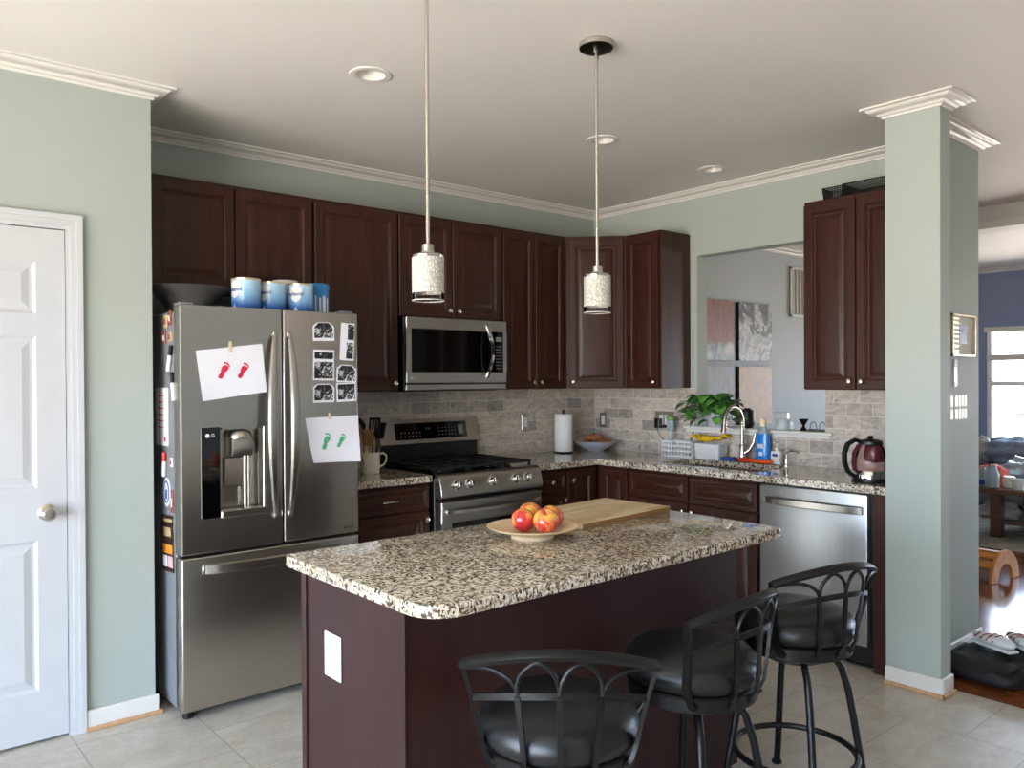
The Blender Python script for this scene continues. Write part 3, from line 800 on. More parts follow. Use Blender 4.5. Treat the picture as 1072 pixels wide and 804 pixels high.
def scan(label, x0, x1, z0, z1, cells, rot=0, cut=0):
    cx, cz = (x0+x1)/2, (z0+z1)/2
    th = thing('ultrasound_photo', label, 'photo', (cx, FY-.0008, cz), 0, 'ultrasound prints on the right fridge door')
    th.rotation_euler = (0, rot, 0)
    w, h = (x1-x0)/2, (z1-z0)/2
    poly = [(-w, -h), (w, -h), (w, h-cut), (w-cut*1.2, h), (-w+cut*1.2, h), (-w, h-cut*.8)] if cut else [(-w, -h), (w, -h), (w, h), (-w, h)]
    MB().prism(poly, -.0012, -.0002, 'y').build('print_border', M['paper'], th, smooth=0)
    mb = MB()
    for a, b, c, d in cells:
        pa = [(-w+a*2*w, -h+c*2*h), (-w+b*2*w, -h+c*2*h), (-w+b*2*w, -h+d*2*h-cut), (-w+b*2*w-cut, -h+d*2*h), (-w+a*2*w+cut, -h+d*2*h), (-w+a*2*w, -h+d*2*h-cut)]
        mb.prism(pa, -.0016, -.0011, 'y')
    mb.build('scan_image', M['photo'], th, smooth=0)
scan('ultrasound print with clipped corners, highest at left of the door', -2.790, -2.679, 1.649, 1.737, [(.06, .94, .16, .97)], R(-2), .022)
scan('tall folded white ultrasound strip at the right door edge, above the others', -2.646, -2.571, 1.556, 1.738, [(.5, .97, .56, .97), (.45, .94, .05, .48)], R(3))
scan('double-frame ultrasound print in the middle left', -2.790, -2.681, 1.460, 1.606, [(.06, .95, .06, .60), (.06, .95, .70, .92)], R(1))
scan('ultrasound print at lower left above the green footprints', -2.791, -2.681, 1.354, 1.443, [(.06, .94, .12, .95)], 0, .018)
scan('ultrasound print with torn top corner, right under the folded strip', -2.667, -2.561, 1.450, 1.534, [(.06, .94, .08, .95)], R(2), .02)
scan('ultrasound print at lower right above the green footprints', -2.668, -2.562, 1.356, 1.447, [(.06, .94, .12, .93)], R(-2))
# on the grey side of the fridge (faces the wall, -x)
SX = FX0+.008
def side(name, label, cat, y0, y1, z0, z1, thick, mat, group=None, rot=0):
    th = thing(name, label, cat, (SX, (y0+y1)/2, (z0+z1)/2), 0, group); th.rotation_euler = (rot, 0, 0)
    w, h = (y1-y0)/2, (z1-z0)/2
    return th, w, h
th, w, h = side('whiteboard', 'small white memo board on the grey fridge side', 'whiteboard', -.66, -.50, 1.172, 1.432, 0, None)
MB().box(-.009, -.0005, -w, w, -h, h, .002).build('board', M['white'], th, smooth=0)
mb = MB()
for k in range(6): mb.box(-.0098, -.0088, -.03+.004*(k % 2), .045, .09-k*.028, .096-k*.028)
mb.cyl((-.0098, -.05, -h+.03), .012, .001, 12, 'x'); mb.build('writing', M['red'], th, smooth=0)
def mag(label, y, z, ry, rz_, mat, shape='box', name='magnet'):
    th, w, h = side(name, label, 'magnet', y-ry, y+ry, z-rz_, z+rz_, 0, None, 'magnets on the fridge side')
    mb = MB()
    if shape == 'box': mb.box(-.007, -.0004, -w, w, -h, h, .002, 1)
    else: mb.lathe([(w*.9, 0), (w, .002), (w*.85, .006), (0, .007)], 20, 0, T(-.0004, 0, 0) @ Matrix.Rotation(-PI/2, 4, 'Y') @ Matrix.Diagonal((h/w, 1, 1, 1)))
    mb.build('magnet_face', mat, th, smooth=30)
    MB().box(-.009, -.0069, -w*.5, w*.5, -h*.5, h*.3, .0006).build('magnet_print', M['cream'] if mat is M['magred'] else M['magred'], th, smooth=0)
mag('small red picture magnet highest on the fridge side, near the front edge', -.69, 1.738, .018, .032, M['magred'])
mag('tan souvenir magnet high on the fridge side, behind the front red one', -.635, 1.725, .018, .028, M['magtan'])
mag('round tan magnet below the top red magnets', -.69, 1.655, .022, .026, M['magtan'], 'round')
mag('dark red magnet left of the round tan magnet', -.61, 1.655, .02, .03, M['magred'])
mag('small white tag magnet below the memo board', -.70, 1.105, .016, .02, M['white'])
mag('narrow red magnet beside the oval sticker', -.705, .935, .014, .05, M['magred'])
th, w, h = side('round_sticker', 'oval white and blue badge magnet on the fridge side', 'magnet', -.675, -.575, .90, 1.035, 0, None)
MB().lathe([(.05, 0), (.05, .003), (0, .003)], 28, 0, T(-.0004, 0, 0) @ Matrix.Rotation(-PI/2, 4, 'Y') @ Matrix.Diagonal((1.3, 1, 1, 1))).build('badge_face', M['white'], th)
mb = MB().tube([(-.0036, .036*math.cos(a*PI/12), .047*math.sin(a*PI/12)) for a in range(24)], .003, 6, True); mb.box(-.005, -.003, -.012, .012, -.03, .01, .001); mb.build('badge_print', M['navy'], th)
th, w, h = side('flyer', 'dark orange printed flyer on the fridge side at bottom', 'flyer', -.71, -.545, .615, .865, 0, None, rot=R(-3))
MB().box(-.002, -.0005, -w, w, -h, h).build('sheet', M['flyer'], th, smooth=0)
MB().box(-.0028, -.0018, -w*.8, w*.8, -.045, -.005).build('orange_band', M['flyerorange'], th, smooth=0)
MB().box(-.0028, -.0018, -w*.8, -w*.05, -h+.02, -.055).build('pink_box', M['flyerpink'], th, smooth=0)
MB().box(-.0028, -.0018, w*.08, w*.8, -h+.02, -.055).build('white_box', M['paper'], th, smooth=0)
mb = MB().box(-.0028, -.0018, -w*.85, w*.5, h-.03, h-.016).box(-.0028, -.0018, -w*.6, w*.6, .03, .07); mb.build('white_print', M['magtan'], th, smooth=0)
def marker(label, y, z0, z1, bodym, capm, tilt):
    th, w, h = side('marker_pen', label, 'marker', y-.008, y+.008, z0, z1, 0, None); th.rotation_euler = (tilt, 0, 0)
    MB().cyl((-.0095, 0, -h), .009, 1.25*h, 14, bev=.002).build('pen_body', bodym, th)
    MB().cyl((-.0095, 0, h*.25), .0092, .75*h, 14, bev=.002).build('pen_cap', capm, th)
marker('white marker with red cap below the memo board', -.615, 1.035, 1.145, M['white'], M['redp'], R(4))
marker('white marker with black cap stuck above the memo board', -.70, 1.50, 1.62, M['white'], M['blk'], R(22))
marker('black-capped marker hanging by the memo board, lower of two', -.74, 1.375, 1.50, M['white'], M['blk'], R(-12))

# on top of the fridge
def tin(label, x, y, r, h, lid, turn, brand=True):
    th = thing('formula_tin', label, 'tin', (x, y, 1.7655), turn, 'blue tins on the refrigerator')
    MB().lathe([(r-.002, 0), (r, .003), (r, h-.01), (r-.002, h-.008)], 36).build('tin_body', M['can'], th)
    MB().lathe([(r+.001, h-.010), (r+.002, h-.002), (r-.006, h), (r-.010, h-.003), (0, h-.003)], 36).build('lid', lid, th)
    mb = MB()
    def bend(v): 
        a = v.x/r; return Vector(((r+.0006+v.z)*math.sin(a), -(r+.0006+v.z)*math.cos(a), v.y))
    def dense(pl, mat):
        t = bmesh.new(); t.faces.new([t.verts.new((a, b, 0)) for a, b in pl])
        bmesh.ops.triangulate(t, faces=t.faces[:]); bmesh.ops.subdivide_edges(t, edges=t.edges[:], cuts=4, use_grid_fill=True)
        for v in t.verts: v.co = bend(v.co)
        mb._add(t, mat)
    sh = [(-.030, .145*h/.17), (0, .156*h/.17), (.030, .145*h/.17), (.033, .115*h/.17), (.018, .085*h/.17), (0, .074*h/.17), (-.018, .085*h/.17), (-.033, .115*h/.17)]
    dense(sh, 0)
    dense([(-.022, .012), (.022, .012), (0, .052)], 0)
    add_text(mb, 'aptamil', .026, Matrix(), 1, lambda v: bend(Vector((v.x, v.y+.115*h/.17, v.z+.0006))), bold=.0004)
    add_text(mb, '1', .026, Matrix(), 1, lambda v: bend(Vector((v.x, v.y+.026, v.z+.0006))), bold=.0004)
    mb.build('tin_label', [M['white'], M['navy']], th, smooth=0)
tin('blue formula tin, leftmost on the refrigerator, gold lid', -3.045, -.668, .066, .172, M['gold'], R(-72))
tin('blue formula tin second from left on the refrigerator', -2.905, -.64, .062, .168, M['gold'], R(-62))
tin('blue formula tin in front of the blue-lidded canister', -2.765, -.655, .062, .168, M['gold'], R(-48))
th = thing('canister', 'tall blue canister with bright blue plastic lid, rightmost on the refrigerator', 'tin', (-2.640, -.575, 1.7655), R(-30))
MB().lathe([(.058, 0), (.062, .004), (.062, .15)], 32).build('canister_body', M['bluelid'], th)
MB().lathe([(.064, .15), (.066, .155), (.066, .178), (.060, .184), (0, .184)], 32).build('lid', M['bluelid'], th)
mb = MB()
for a in range(7): mb.tube([(.0625*math.cos(R(-150+a*20)), .0625*math.sin(R(-150+a*20)), .02+.015*k+.01*(a % 2)) for k in range(7)], .004+.002*(a % 3), 6)
mb.build('canister_print', M['white'], th)
th = thing('formula_tin', 'pale-lidded blue tin half hidden at the back of the row', 'tin', (-2.775, -.50, 1.7655), 0, 'blue tins on the refrigerator')
MB().lathe([(.06, 0), (.062, .003), (.062, .18)], 32).build('tin_body', M['can'], th)
MB().lathe([(.064, .18), (.064, .196), (.058, .198), (0, .198)], 32).build('lid', M['cream'], th)
mb = MB().lathe([(.085, 0), (.09, .004), (.095, .02), (.115, .06), (.155, .105), (.205, .128), (.212, .131), (.205, .134), (.15, .112), (.11, .068), (.088, .022), (0, .016)], 44)
o = mb.build('serving_bowl', M['greybowl']); o.location = (-3.238, -.455, 1.7655)
tag(o, 'wide dark grey bowl on top of the refrigerator at left', 'bowl')

# ------------------------------------------------------------------ microwave
MX0, MX1, MD = -1.977, -1.213, .386
m_ = thing('microwave', 'stainless over-the-range microwave with black glass door', 'microwave', (MX0, 0, 1.397))
W, H = MX1-MX0, .434
MB().box(0, W, -MD+.03, -.002, 0, H, .004).build('microwave_body', M['blk'], m_, smooth=0)
MB().box(.03, W-.03, -MD+.06, -.08, -.008, .001).build('bottom_grille', M['iron'], m_, smooth=0)
mb = MB()
fw = .036; zw0, zw1 = .108, .362
mb.box(0, W, -MD, -MD+.03, zw1, H, .004).box(0, W, -MD, -MD+.03, .040, zw0, .004).box(0, fw, -MD, -MD+.03, zw0-.005, zw1+.005).box(W-.03, W, -MD, -MD+.03, zw0-.005, zw1+.005)
md = mb.build('door', M['steel'], m_, smooth=0)
MB().box(fw, W-.145, -MD+.003, -MD+.028, zw0, zw1).build('door_window', M['blkg'], md, smooth=0)
cp = MB().box(W-.143, W-.03, -MD+.0025, -MD+.028, zw0, zw1).build('control_panel', M['blkg'], m_, smooth=0)
mb = MB()
for r_ in range(8):
    for k in range(3): mb.box(W-.088+k*.018, W-.078+k*.018, -MD+.0015, -MD+.0028, zw0+.02+r_*.02, zw0+.026+r_*.02)
mb.box(W-.09, W-.042, -MD+.0015, -MD+.0028, zw0+.195, zw0+.222); mb.build('buttons', M['fside'], cp, smooth=0)
MB().box(0, W, -MD+.006, -MD+.03, 0, .036, .004).build('vent_strip', M['steel'], m_, smooth=0)
mb = MB(); pts = []
for i in range(19):
    u = i/18; s_ = math.sin(PI*u); pts.append((W-.165+.012*s_, -MD-.008-.042*s_, .078+.318*u))
mb.sweep(pts, [(-.012, -.006), (-.008, .006), (.008, .006), (.012, -.006)], up=(0, -1, 0))
for p_ in (pts[0], pts[-1]): mb.box(p_[0]-.009, p_[0]+.009, -MD-.012, -MD, p_[2]-.009, p_[2]+.009, .002)
mb.build('handle', M['chrome'], md)
mb = MB().cyl((.035, -MD-.0004, .072), .008, .0006, 16, 'y'); add_text(mb, 'LG', .014, T(.056, -MD-.0003, .072) @ FRONT); mb.build('badge', M['white'], md, smooth=0)

# ------------------------------------------------------------------ range
RX0, RX1 = -1.963, -1.203
r = thing('gas_range', 'stainless gas range with black cast iron grates under the microwave', 'range', (RX0, 0, 0))
W = RX1-RX0
MB().box(0, W, -.64, -.012, .02, .905, .003).build('range_body', M['blk'], r, smooth=0)
MB().box(0, W, -.665, -.06, .9052, .925, .004).build('cooktop', M['blkg'], r, smooth=0)
bg = MB().prism([(-.055, .9252), (-.012, .9252), (-.012, 1.205), (-.040, 1.205), (-.072, 1.055), (-.060, 1.045)], .0, W, 'x', .003).build('backguard', M['steel'], r, smooth=0)
MB().box(.004, W-.004, -.0625, -.054, .9256, 1.046).build('backguard_base', M['blk'], bg, smooth=0)
th_ = math.atan2(.032, .15); Mx = T(0, -.0565, 1.13) @ Matrix.Rotation(-th_, 4, 'X')
MB().box(.11, W-.09, -.0015, .004, -.052, .055, M=Mx).build('display_panel', M['blkg'], bg, smooth=0)
mb = MB()
for k in range(6):
    for j in range(2): mb.box(.15+k*.028, .162+k*.028, -.0022, -.0014, -.01-j*.024, -.004-j*.024, M=Mx)
for k in range(6):
    for j in range(3): mb.box(.44+k*.026, .45+k*.026, -.0022, -.0014, .014-j*.022, .02-j*.022, M=Mx)
add_text(mb, '2:16', .022, Mx @ T(.36, -.0014, .016) @ FRONT)
mb.box(.60, .64, -.0022, -.0014, -.03, .03, M=Mx); mb.build('display_marks', M['fside'], bg, smooth=0)
# burners and grates
for bx, by, br in ((.16, -.20, .045), (.16, -.49, .05), (.38, -.345, .055), (.60, -.20, .04), (.60, -.49, .05)):
    MB().lathe([(br+.02, .9252), (br+.018, .930), (br, .931), (br, .938), (br-.006, .943), (0, .943)], 24, 0, T(bx, by, 0)).build('burner', M['iron'], r)
for gx0, gx1 in ((.02, .255), (.262, .498), (.505, .74)):
    mb = MB(); zt = .962; b_ = .006
    for x in (gx0+b_, (gx0+gx1)/2, gx1-b_): mb.box(x-b_, x+b_, -.625, -.085, zt-.014, zt, .002)
    for y in (-.62, -.49, -.355, -.22, -.09): mb.box(gx0, gx1, y-b_, y+b_, zt-.014, zt, .002)
    for x in (gx0+b_, gx1-b_):
        for y in (-.615, -.095): mb.box(x-b_, x+b_, y-b_, y+b_, .9252, zt-.01)
    mb.build('grate', M['iron'], r, smooth=0)
# bull-nosed control panel with five knobs
prof = [(-.64, .795), (-.700, .795), (-.712, .805), (-.712, .825), (-.702, .865), (-.688, .905), (-.672, .922), (-.655, .927), (-.64, .927)]
cp = MB().prism(prof, 0, W, 'x', .002).build('control_panel', M['steel'], r, smooth=40)
for kx in (.105, .195, .365, .54, .635):
    Mx = T(kx, -.7015, .868) @ Matrix.Rotation(PI/2-R(14), 4, 'X')
    k = MB().lathe([(.029, 0), (.029, .005), (.022, .008), (.0205, .03), (.017, .034), (0, .035)], 28, 0, Mx).build('knob', M['chrome'], cp)
    MB().box(-.003, .003, -.017, .017, .030, .038, .001, M=Mx).build('knob_grip', M['nickel'], k, smooth=0)
zt = .775
mb = MB(); wz0, wz1 = .32, .655
mb.box(.004, W-.004, -.705, -.641, wz1, zt, .004).box(.004, W-.004, -.705, -.641, .22, wz0, .004).box(.004, .075, -.705, -.641, wz0-.004, wz1+.004).box(W-.075, W-.004, -.705, -.641, wz0-.004, wz1+.004)
od = mb.build('oven_door', M['steelh'], r, smooth=0)
MB().box(.075, W-.075, -.702, -.645, wz0, wz1).build('oven_window', M['blkg'], od, smooth=0)
mb = MB(); pts = [(.035+(W-.07)*i/16, -.717-.035*math.sin(PI*i/16)**.4, .722) for i in range(17)]
mb.sweep(pts, [(-.013, -.008), (-.009, .009), (.009, .009), (.013, -.008)], up=(0, -1, 0))
for p_ in (pts[0], pts[-1]): mb.box(p_[0]-.012, p_[0]+.012, -.722, -.704, .708, .736, .003)
mb.build('handle', M['nickel'], od)
MB().box(.004, W-.004, -.70, -.641, .06, .21, .004).build('warming_drawer', M['steelh'], r, smooth=0)
mb = MB()
for x in (.05, W-.05):
    for y in (-.60, -.08): mb.cyl((x, y, 0), .018, .0202, 12)
mb.build('foot', M['blk'], r)

# ------------------------------------------------------------------ dishwasher
d = thing('dishwasher', 'tall stainless dishwasher left of the pillar', 'dishwasher', (0, -1.846, 0), -PI/2)
W = .634
MB().box(.004, W-.004, -.59, -.03, .02, .884).build('dishwasher_body', M['blk'], d, smooth=0)
dd = MB().box(.006, W-.026, -.625, -.591, .118, .876, .005, 2).build('door', M['dwsteel'], d, smooth=30)
MB().box(.004, W-.004, -.575, -.5905, .02, .112).build('toe_kick', M['blk'], d, smooth=0)
mb = MB(); pts = [(.05+.53*i/18, -.637-.022*math.sin(PI*i/18)**.5, .795) for i in range(19)]
mb.sweep(pts, [(-.022, -.006), (-.016, .006), (.016, .006), (.022, -.006)], up=(0, -1, 0))
for p_ in (pts[0], pts[-1]): mb.box(p_[0]-.01, p_[0]+.01, -.641, -.624, .776, .814, .003)
mb.build('handle', M['nickel'], dd)
mb = MB().cyl((.535, -.6256, .235), .028, .001, 24, 'y'); mb.build('sticker', M['white'], dd, smooth=0)

# ------------------------------------------------------------------ island
IX0, IX1, IY0, IY1 = -3.453, -1.877, -2.756, -1.945
isl = thing('kitchen_island', 'dark wood kitchen island base under the granite top', 'kitchen island', (-2.66, -2.27, 0))
bx0, bx1, by0, by1 = -3.405, -1.92, -2.575, -1.985
MB().box(bx0, bx1, by0, by1, .0, .8775, .001).build('island_body', M['panelw'], isl, smooth=0, world=True)
mb = MB().box(bx0-.006, bx0-.0002, by0-.004, by0+.012, 0, .8775, .001).box(bx0-.006, bx0-.0002, by1-.03, by1, 0, .8775, .001)
mb.build('corner_strip', M['panelw'], isl, smooth=0, world=True)
for k in range(3):
    x0 = bx0+.006+k*.493
    mb = door_mesh(.482, .60); bmesh.ops.transform(mb.bm, matrix=T(x0+.482, by1+.0005, .12) @ Matrix.Rotation(PI, 4, 'Z'), verts=mb.bm.verts[:])
    o = mb.build('door', M['cab'], isl, smooth=20, world=True)
    mb = door_mesh(.482, .135, fr=.035); bmesh.ops.transform(mb.bm, matrix=T(x0+.482, by1+.0005, .73) @ Matrix.Rotation(PI, 4, 'Z'), verts=mb.bm.verts[:])
    o2 = mb.build('drawer_front', M['cab'], isl, smooth=20, world=True)
def rrect(x0, x1, y0, y1, rs):
    pts = []
    for (cx, cy, a0), r_ in zip(((x1, y1, 0), (x0, y1, 90), (x0, y0, 180), (x1, y0, 270)), rs):
        sx = -1 if cx == x1 else 1; sy = -1 if cy == y1 else 1
        for k in range(9): pts.append((cx+sx*r_+r_*math.cos(R(a0+k*11.25)), cy+sy*r_+r_*math.sin(R(a0+k*11.25))))
    return pts
mb = MB().prism(rrect(IX0, IX1, IY0, IY1, (.03, .03, .10, .05)), .878, .9137, 'z', .005, 2)
tag(mb.build('island_countertop', M['gran'], smooth=25), 'speckled granite slab on the island, rounded near corner', 'countertop')
def outlet(name, label, loc, rz, n=1, w=.072, h=.116, switch=False, plate='white'):
    o = thing(name, label, 'outlet' if not switch else 'light switch', loc, rz)
    MB().box(-w/2, w/2, -.006, -.0004, -h/2, h/2, .002).build('cover_plate', M[plate], o, smooth=0)
    for k in range(n):
        x = (k-(n-1)/2)*.046
        ins = MB().box(x-.017, x+.017, -.0085, -.0055, -.034, .034, .001).build('insert', M['white'], o, smooth=0)
        mb = MB()
        if not switch:
            for z in (-.018, .018):
                mb.box(x-.0085, x-.0065, -.0092, -.0083, z-.004, z+.006).box(x+.0055, x+.0075, -.0092, -.0083, z-.004, z+.006).cyl((x, -.0092, z-.010), .0022, .0008, 8, 'y')
            mb.build('sockets', M['fside'], ins, smooth=0)
        else:
            MB().box(x-.007, x+.007, -.012, -.0083, -.014, .014, .002).build('rocker', M['white'], ins, smooth=0)
    return o
outlet('wall_outlet', 'white double outlet on the island end panel', (bx0-.0001, -2.187, .645), -PI/2, w=.098, h=.132)
outlet('wall_outlet', 'outlet in a stone-coloured plate on the tile right of the range', (-.726, -.008, 1.15), 0, plate='nickel')
outlet('wall_switch', 'switch plate on the tile right of the paper towel', (-.0086, -.105, 1.142), -PI/2, switch=True, plate='nickel')
outlet('wall_outlet', 'wide outlet plate with black charger on the tile by the plant', (-.0086, -.695, 1.165), -PI/2, n=2, w=.168, h=.118, plate='nickel')
# charger and its cord
a = thing('power_adapter', 'black plug-in charger with cord hanging from the wide outlet plate', 'charger', (-.0181, -.665, 1.14), -PI/2)
MB().box(-.022, .022, -.045, .0, -.035, .035, .006, 2).build('plug_body', M['blk'], a, smooth=0)
MB().box(.024, .085, -.012, -.004, -.024, -.016, .002).build('plug_arm', M['blk'], a, smooth=0)
MB().tube([(0, -.03, -.035), (.003, -.032, -.055), (.03, -.04, -.085), (.075, -.05, -.12), (.10, -.055, -.16), (.115, -.058, -.195), (.14, -.06, -.21)], .0025, 6).build('cord', M['blk'], a)

# ------------------------------------------------------------------ on the island
pl = thing('pedestal_plate', 'shallow bamboo footed plate holding four apples', 'plate', (-2.69, -2.272, .9138))
MB().lathe([(.072, 0), (.074, .003), (.070, .010), (.064, .013)], 40).build('plate_foot', M['bamboo'], pl)
MB().lathe([(0, .013), (.064, .0131), (.10, .021), (.14, .033), (.156, .040), (.158, .0425), (.155, .0435), (.13, .035), (.09, .024), (.05, .019), (0, .018)], 48).build('dish', M['bamboo'], pl)
def apple(label, x, y, z, r_, rot, tilt):
    a = thing('apple', label, 'apple', (x, y, z), rot, 'apples in the bamboo plate'); a.rotation_euler = (tilt[0], tilt[1], rot)
    prof = []
    for i in range(21):
        th = -PI/2 + PI*i/20; rr = math.cos(th); zz = math.sin(th)
        dip = .30*max(0, 1-rr*2.6)**1.5
        prof.append((r_*rr*(1.0+.06*zz), r_*(zz*.92 - (dip if zz > 0 else -dip*.6))))
    MB().lathe(prof, 32, cap=False).build('apple_skin', M['apple'], a)
    MB().tube([(0, 0, r_*.58), (.002, .001, r_*.85), (.006, .002, r_*1.12)], .0016, 6).build('stem', M['stem'], a)
apple('red apple at the left of the plate', -2.717, -2.255, .9745, .0425, 1.0, (.3, .5))
apple('red and yellow apple nearest the camera in the plate', -2.687, -2.338, .9795, .0435, 2.2, (-.5, -.1))
apple('reddish apple at the right of the plate', -2.613, -2.287, .9785, .0425, 0.3, (.1, .5))
apple('yellow-topped apple at the back of the plate, highest', -2.642, -2.206, .984, .0415, 4.0, (.15, .1))
cb = thing('cutting_board', 'butcher-block cutting board lying on the granite island behind the apples', 'cutting board', (-2.20, -2.10, .9138), R(4.6))
MB().box(-.28, .28, -.172, .172, 0, .022, .003, 2).build('board', M['butcher'], cb, smooth=0)

# ------------------------------------------------------------------ bar stools
def stool(label, x, y, turn):
    st = thing('bar_stool', label, 'bar stool', (x, y, 0), 0, 'black swivel bar stools at the island')
    for k in range(4):
        a = PI/4+k*PI/2; c, s = math.cos(a), math.sin(a)
        pr = [(.085, .515), (.125, .505), (.158, .46), (.182, .38), (.200, .28), (.216, .18), (.232, .09), (.250, .012)]
        pts = []
        for i in range(len(pr)-1):
            for j in range(4):
                u = j/4; pts.append(((pr[i][0]*(1-u)+pr[i+1][0]*u)*c, (pr[i][0]*(1-u)+pr[i+1][0]*u)*s, pr[i][1]*(1-u)+pr[i+1][1]*u))
        pts.append((.250*c, .250*s, .012))
        lg = MB().tube(pts, .0125, 10).build('leg', M['powder'], st)
        MB().cyl((.252*c, .252*s, 0), .019, .014, 14, bev=.003).build('glide', M['powder'], lg)
    MB().tube([(.203*math.cos(i*PI/24), .203*math.sin(i*PI/24), .165) for i in range(48)], .011, 8, True).build('foot_ring', M['powder'], st)
    MB().cyl((0, 0, .495), .105, .028, 28, bev=.004).build('swivel_plate', M['powder'], st)
    def put(mb, name, mat, sm=38, par=st):
        o = mb.build(name, mat, par, sm)
        if par is st: o.rotation_euler = (0, 0, turn)
        return o
    put(MB().lathe([(.10, .5235), (.168, .525), (.190, .535), (.192, .572), (.186, .578), (.10, .578)], 48), 'seat_frame', M['powder'])
    put(MB().lathe([(.182, .5785), (.195, .588), (.202, .605), (.201, .622), (.192, .643), (.170, .664), (.135, .677), (.08, .684), (0, .686)], 48, cap=False), 'seat_cushion', M['leather'])
    # curved back, centred on -y: rim point at s in [-1,1], height z
    def P(s, z):
        u = min(1, max(0, (z-.555)/.25))
        hw = .178+.050*u**1.3                        # half width, flares with height
        bow = .120-.030*u                            # how far the middle stands out behind the ends
        return Vector((hw*s, -(.092+.046*u) - bow*(1-s*s), z))
    def crest(s): return .053*(1-s*s)
    br = MB()
    N = 24
    flat = [(-.005, -.008), (-.005, .008), (.005, .008), (.005, -.008)]
    def nrm(s):
        a = s*R(40); return Vector((math.sin(a), -math.cos(a), 0))
    rail = [P(-1+2*i/N, .800) + Vector((0, 0, crest(-1+2*i/N))) for i in range(N+1)]
    br.sweep(rail, [(-.013, -.007), (-.013, .005), (-.009, .008), (.009, .008), (.013, .005), (.013, -.007)], up=[Vector((0, 0, 1)) + nrm(-1+2*i/N)*.55 for i in range(N+1)])
    low = [P(-1+2*i/N, .717) + Vector((0, 0, crest(-1+2*i/N)*.8)) for i in range(N+1)]
    br.sweep(low, flat, up=(0, 0, 1))
    for sgn in (-1, 1):
        pts = [P(sgn, z) for z in (.805, .77, .735, .70, .665, .635, .612)]
        b1 = pts[-1]
        pts += [Vector((b1.x*.97, b1.y, .592)), Vector((b1.x*.93, b1.y-.004, .573)), Vector((sgn*.165, -.105, .558)), Vector((sgn*.150, -.112, .550))]
        br.sweep(pts, [(-.011, -.005), (-.011, .005), (.011, .005), (.011, -.005)], up=[Vector((sgn*1, -.25, 0))]*len(pts))
    bk = put(br, 'backrest', M['powder'])
    ar = MB()
    def arc(f):
        pts = [f(i/14) for i in range(15)]
        ar.sweep(pts, [(-.004, -.006), (-.004, .006), (.004, .006), (.004, -.006)], up=(0, 0, 1)) if False else ar.tube(pts, .0058, 8)
    def q(s, hfrac):
        zl = .717+crest(s)*.8+.004; zh = .800+crest(s)-.004
        return P(s, zl+(zh-zl)*hfrac)
    for s0, s1, up0 in ((-1, -.44, 1), (1, .44, 1)):
        arc(lambda u: q(s0+(s1-s0)*math.sin(u*PI/2), .92*math.cos(u*PI/2)))
    arc(lambda u: q(-.44*math.cos(u*PI), math.sin(u*PI)**.75 * .98))
    for s in (-1, 1):
        arc(lambda u: q(s*.27*(1-math.sin(u*PI/2)), .86*math.cos(u*PI/2)))
    ao = ar.build('arch_tracery', M['powder'], bk)
    for s in (-.44, 0, .44):
        top = P(s, .717+crest(s)*.8)
        pts = [top, P(s, .66), P(s, .62), P(s, .592)]
        e = Vector((.172*s, -math.sqrt(.187**2-(.172*s)**2), 0)); pts += [Vector((e.x*1.02, pts[-1].y*.5+e.y*.5, .572)), Vector((e.x*1.0, e.y*1.03, .553)), Vector((e.x, e.y*1.0, .545))]
        MB().sweep(pts, [(-.0065, -.0045), (-.0065, .0045), (.0065, .0045), (.0065, -.0045)], up=nrm(s)).build('spindle', M['powder'], bk)
        MB().ball((e.x*1.04, e.y*1.06, .556), .005, 10).build('bolt', M['powder'], bk)
    return st
stool('black swivel stool nearest the camera, back turned to us', -3.16, -2.89, R(-42.8))
stool('middle black swivel stool, squarely facing the island', -2.58, -2.86, R(3.8))
stool('black swivel stool farthest right, nearest the dishwasher and pillar', -1.988, -2.851, R(-15.6))

# ------------------------------------------------------------------ pendants and recessed lights
def pendant(label, x, y, canopy):
    p = thing('pendant_light', label, 'pendant light', (x, y, ZC), 0, 'glass pendants over the island')
    MB().lathe([(0, 0), (.062, 0), (.064, -.003), (.064, -.024), (.060, -.027), (0, -.027)], 36).build('canopy', M['bronze'], p)
    MB().lathe([(.0645, -.002), (.0655, -.003), (.0655, -.020), (.0645, -.021)], 36).build('canopy_rim', M['nickel'], p)
    MB().cyl((.03, .02, -.05), .004, .0232, 10).cyl((-.03, -.02, -.05), .004, .0232, 10).build('screw', M['nickel'], p)
    MB().cyl((0, 0, 1.89-ZC), .0065, ZC-1.89-.027, 14).build('rod', M['nickel'], p)
    z = 1.713-ZC
    MB().lathe([(.020, z+.155), (.020, z+.178), (.014, z+.180), (0, z+.180)], 28).lathe([(.0, z+.136), (.050, z+.136), (.051, z+.142), (.044, z+.148), (.024, z+.150), (.02, z+.157), (0, z+.157)], 36).build('socket_cap', M['nickel'], p)
    MB().lathe([(.0515, z+.0235), (.0515, z), (.0495, z), (.0495, z+.0235), (.0515, z+.0235)], 40, cap=False).build('glass_shade', M['pendglass'], p)
    MB().lathe([(.0515, z+.136), (.0515, z+.024), (.0495, z+.024), (.0495, z+.136)], 40, cap=False).build('crackle_liner', M['crackle'], p)
    MB().lathe([(.0497, z-.0012), (.0517, z-.0012), (.0517, z+.0022), (.0497, z+.0022), (.0497, z-.0012)], 40, cap=False).build('glass_rim', M['crackle'], p)
    MB().lathe([(0, z+.06), (.018, z+.07), (.024, z+.088), (.018, z+.108), (.012, z+.12), (.012, z+.136), (0, z+.136)], 20).build('bulb', M['white'], p)
pendant('crackle-glass pendant light hanging left, closer to the camera', -3.080, -2.215, True)
pendant('crackle-glass pendant light hanging right with dark canopy in view', -2.300, -2.215, True)
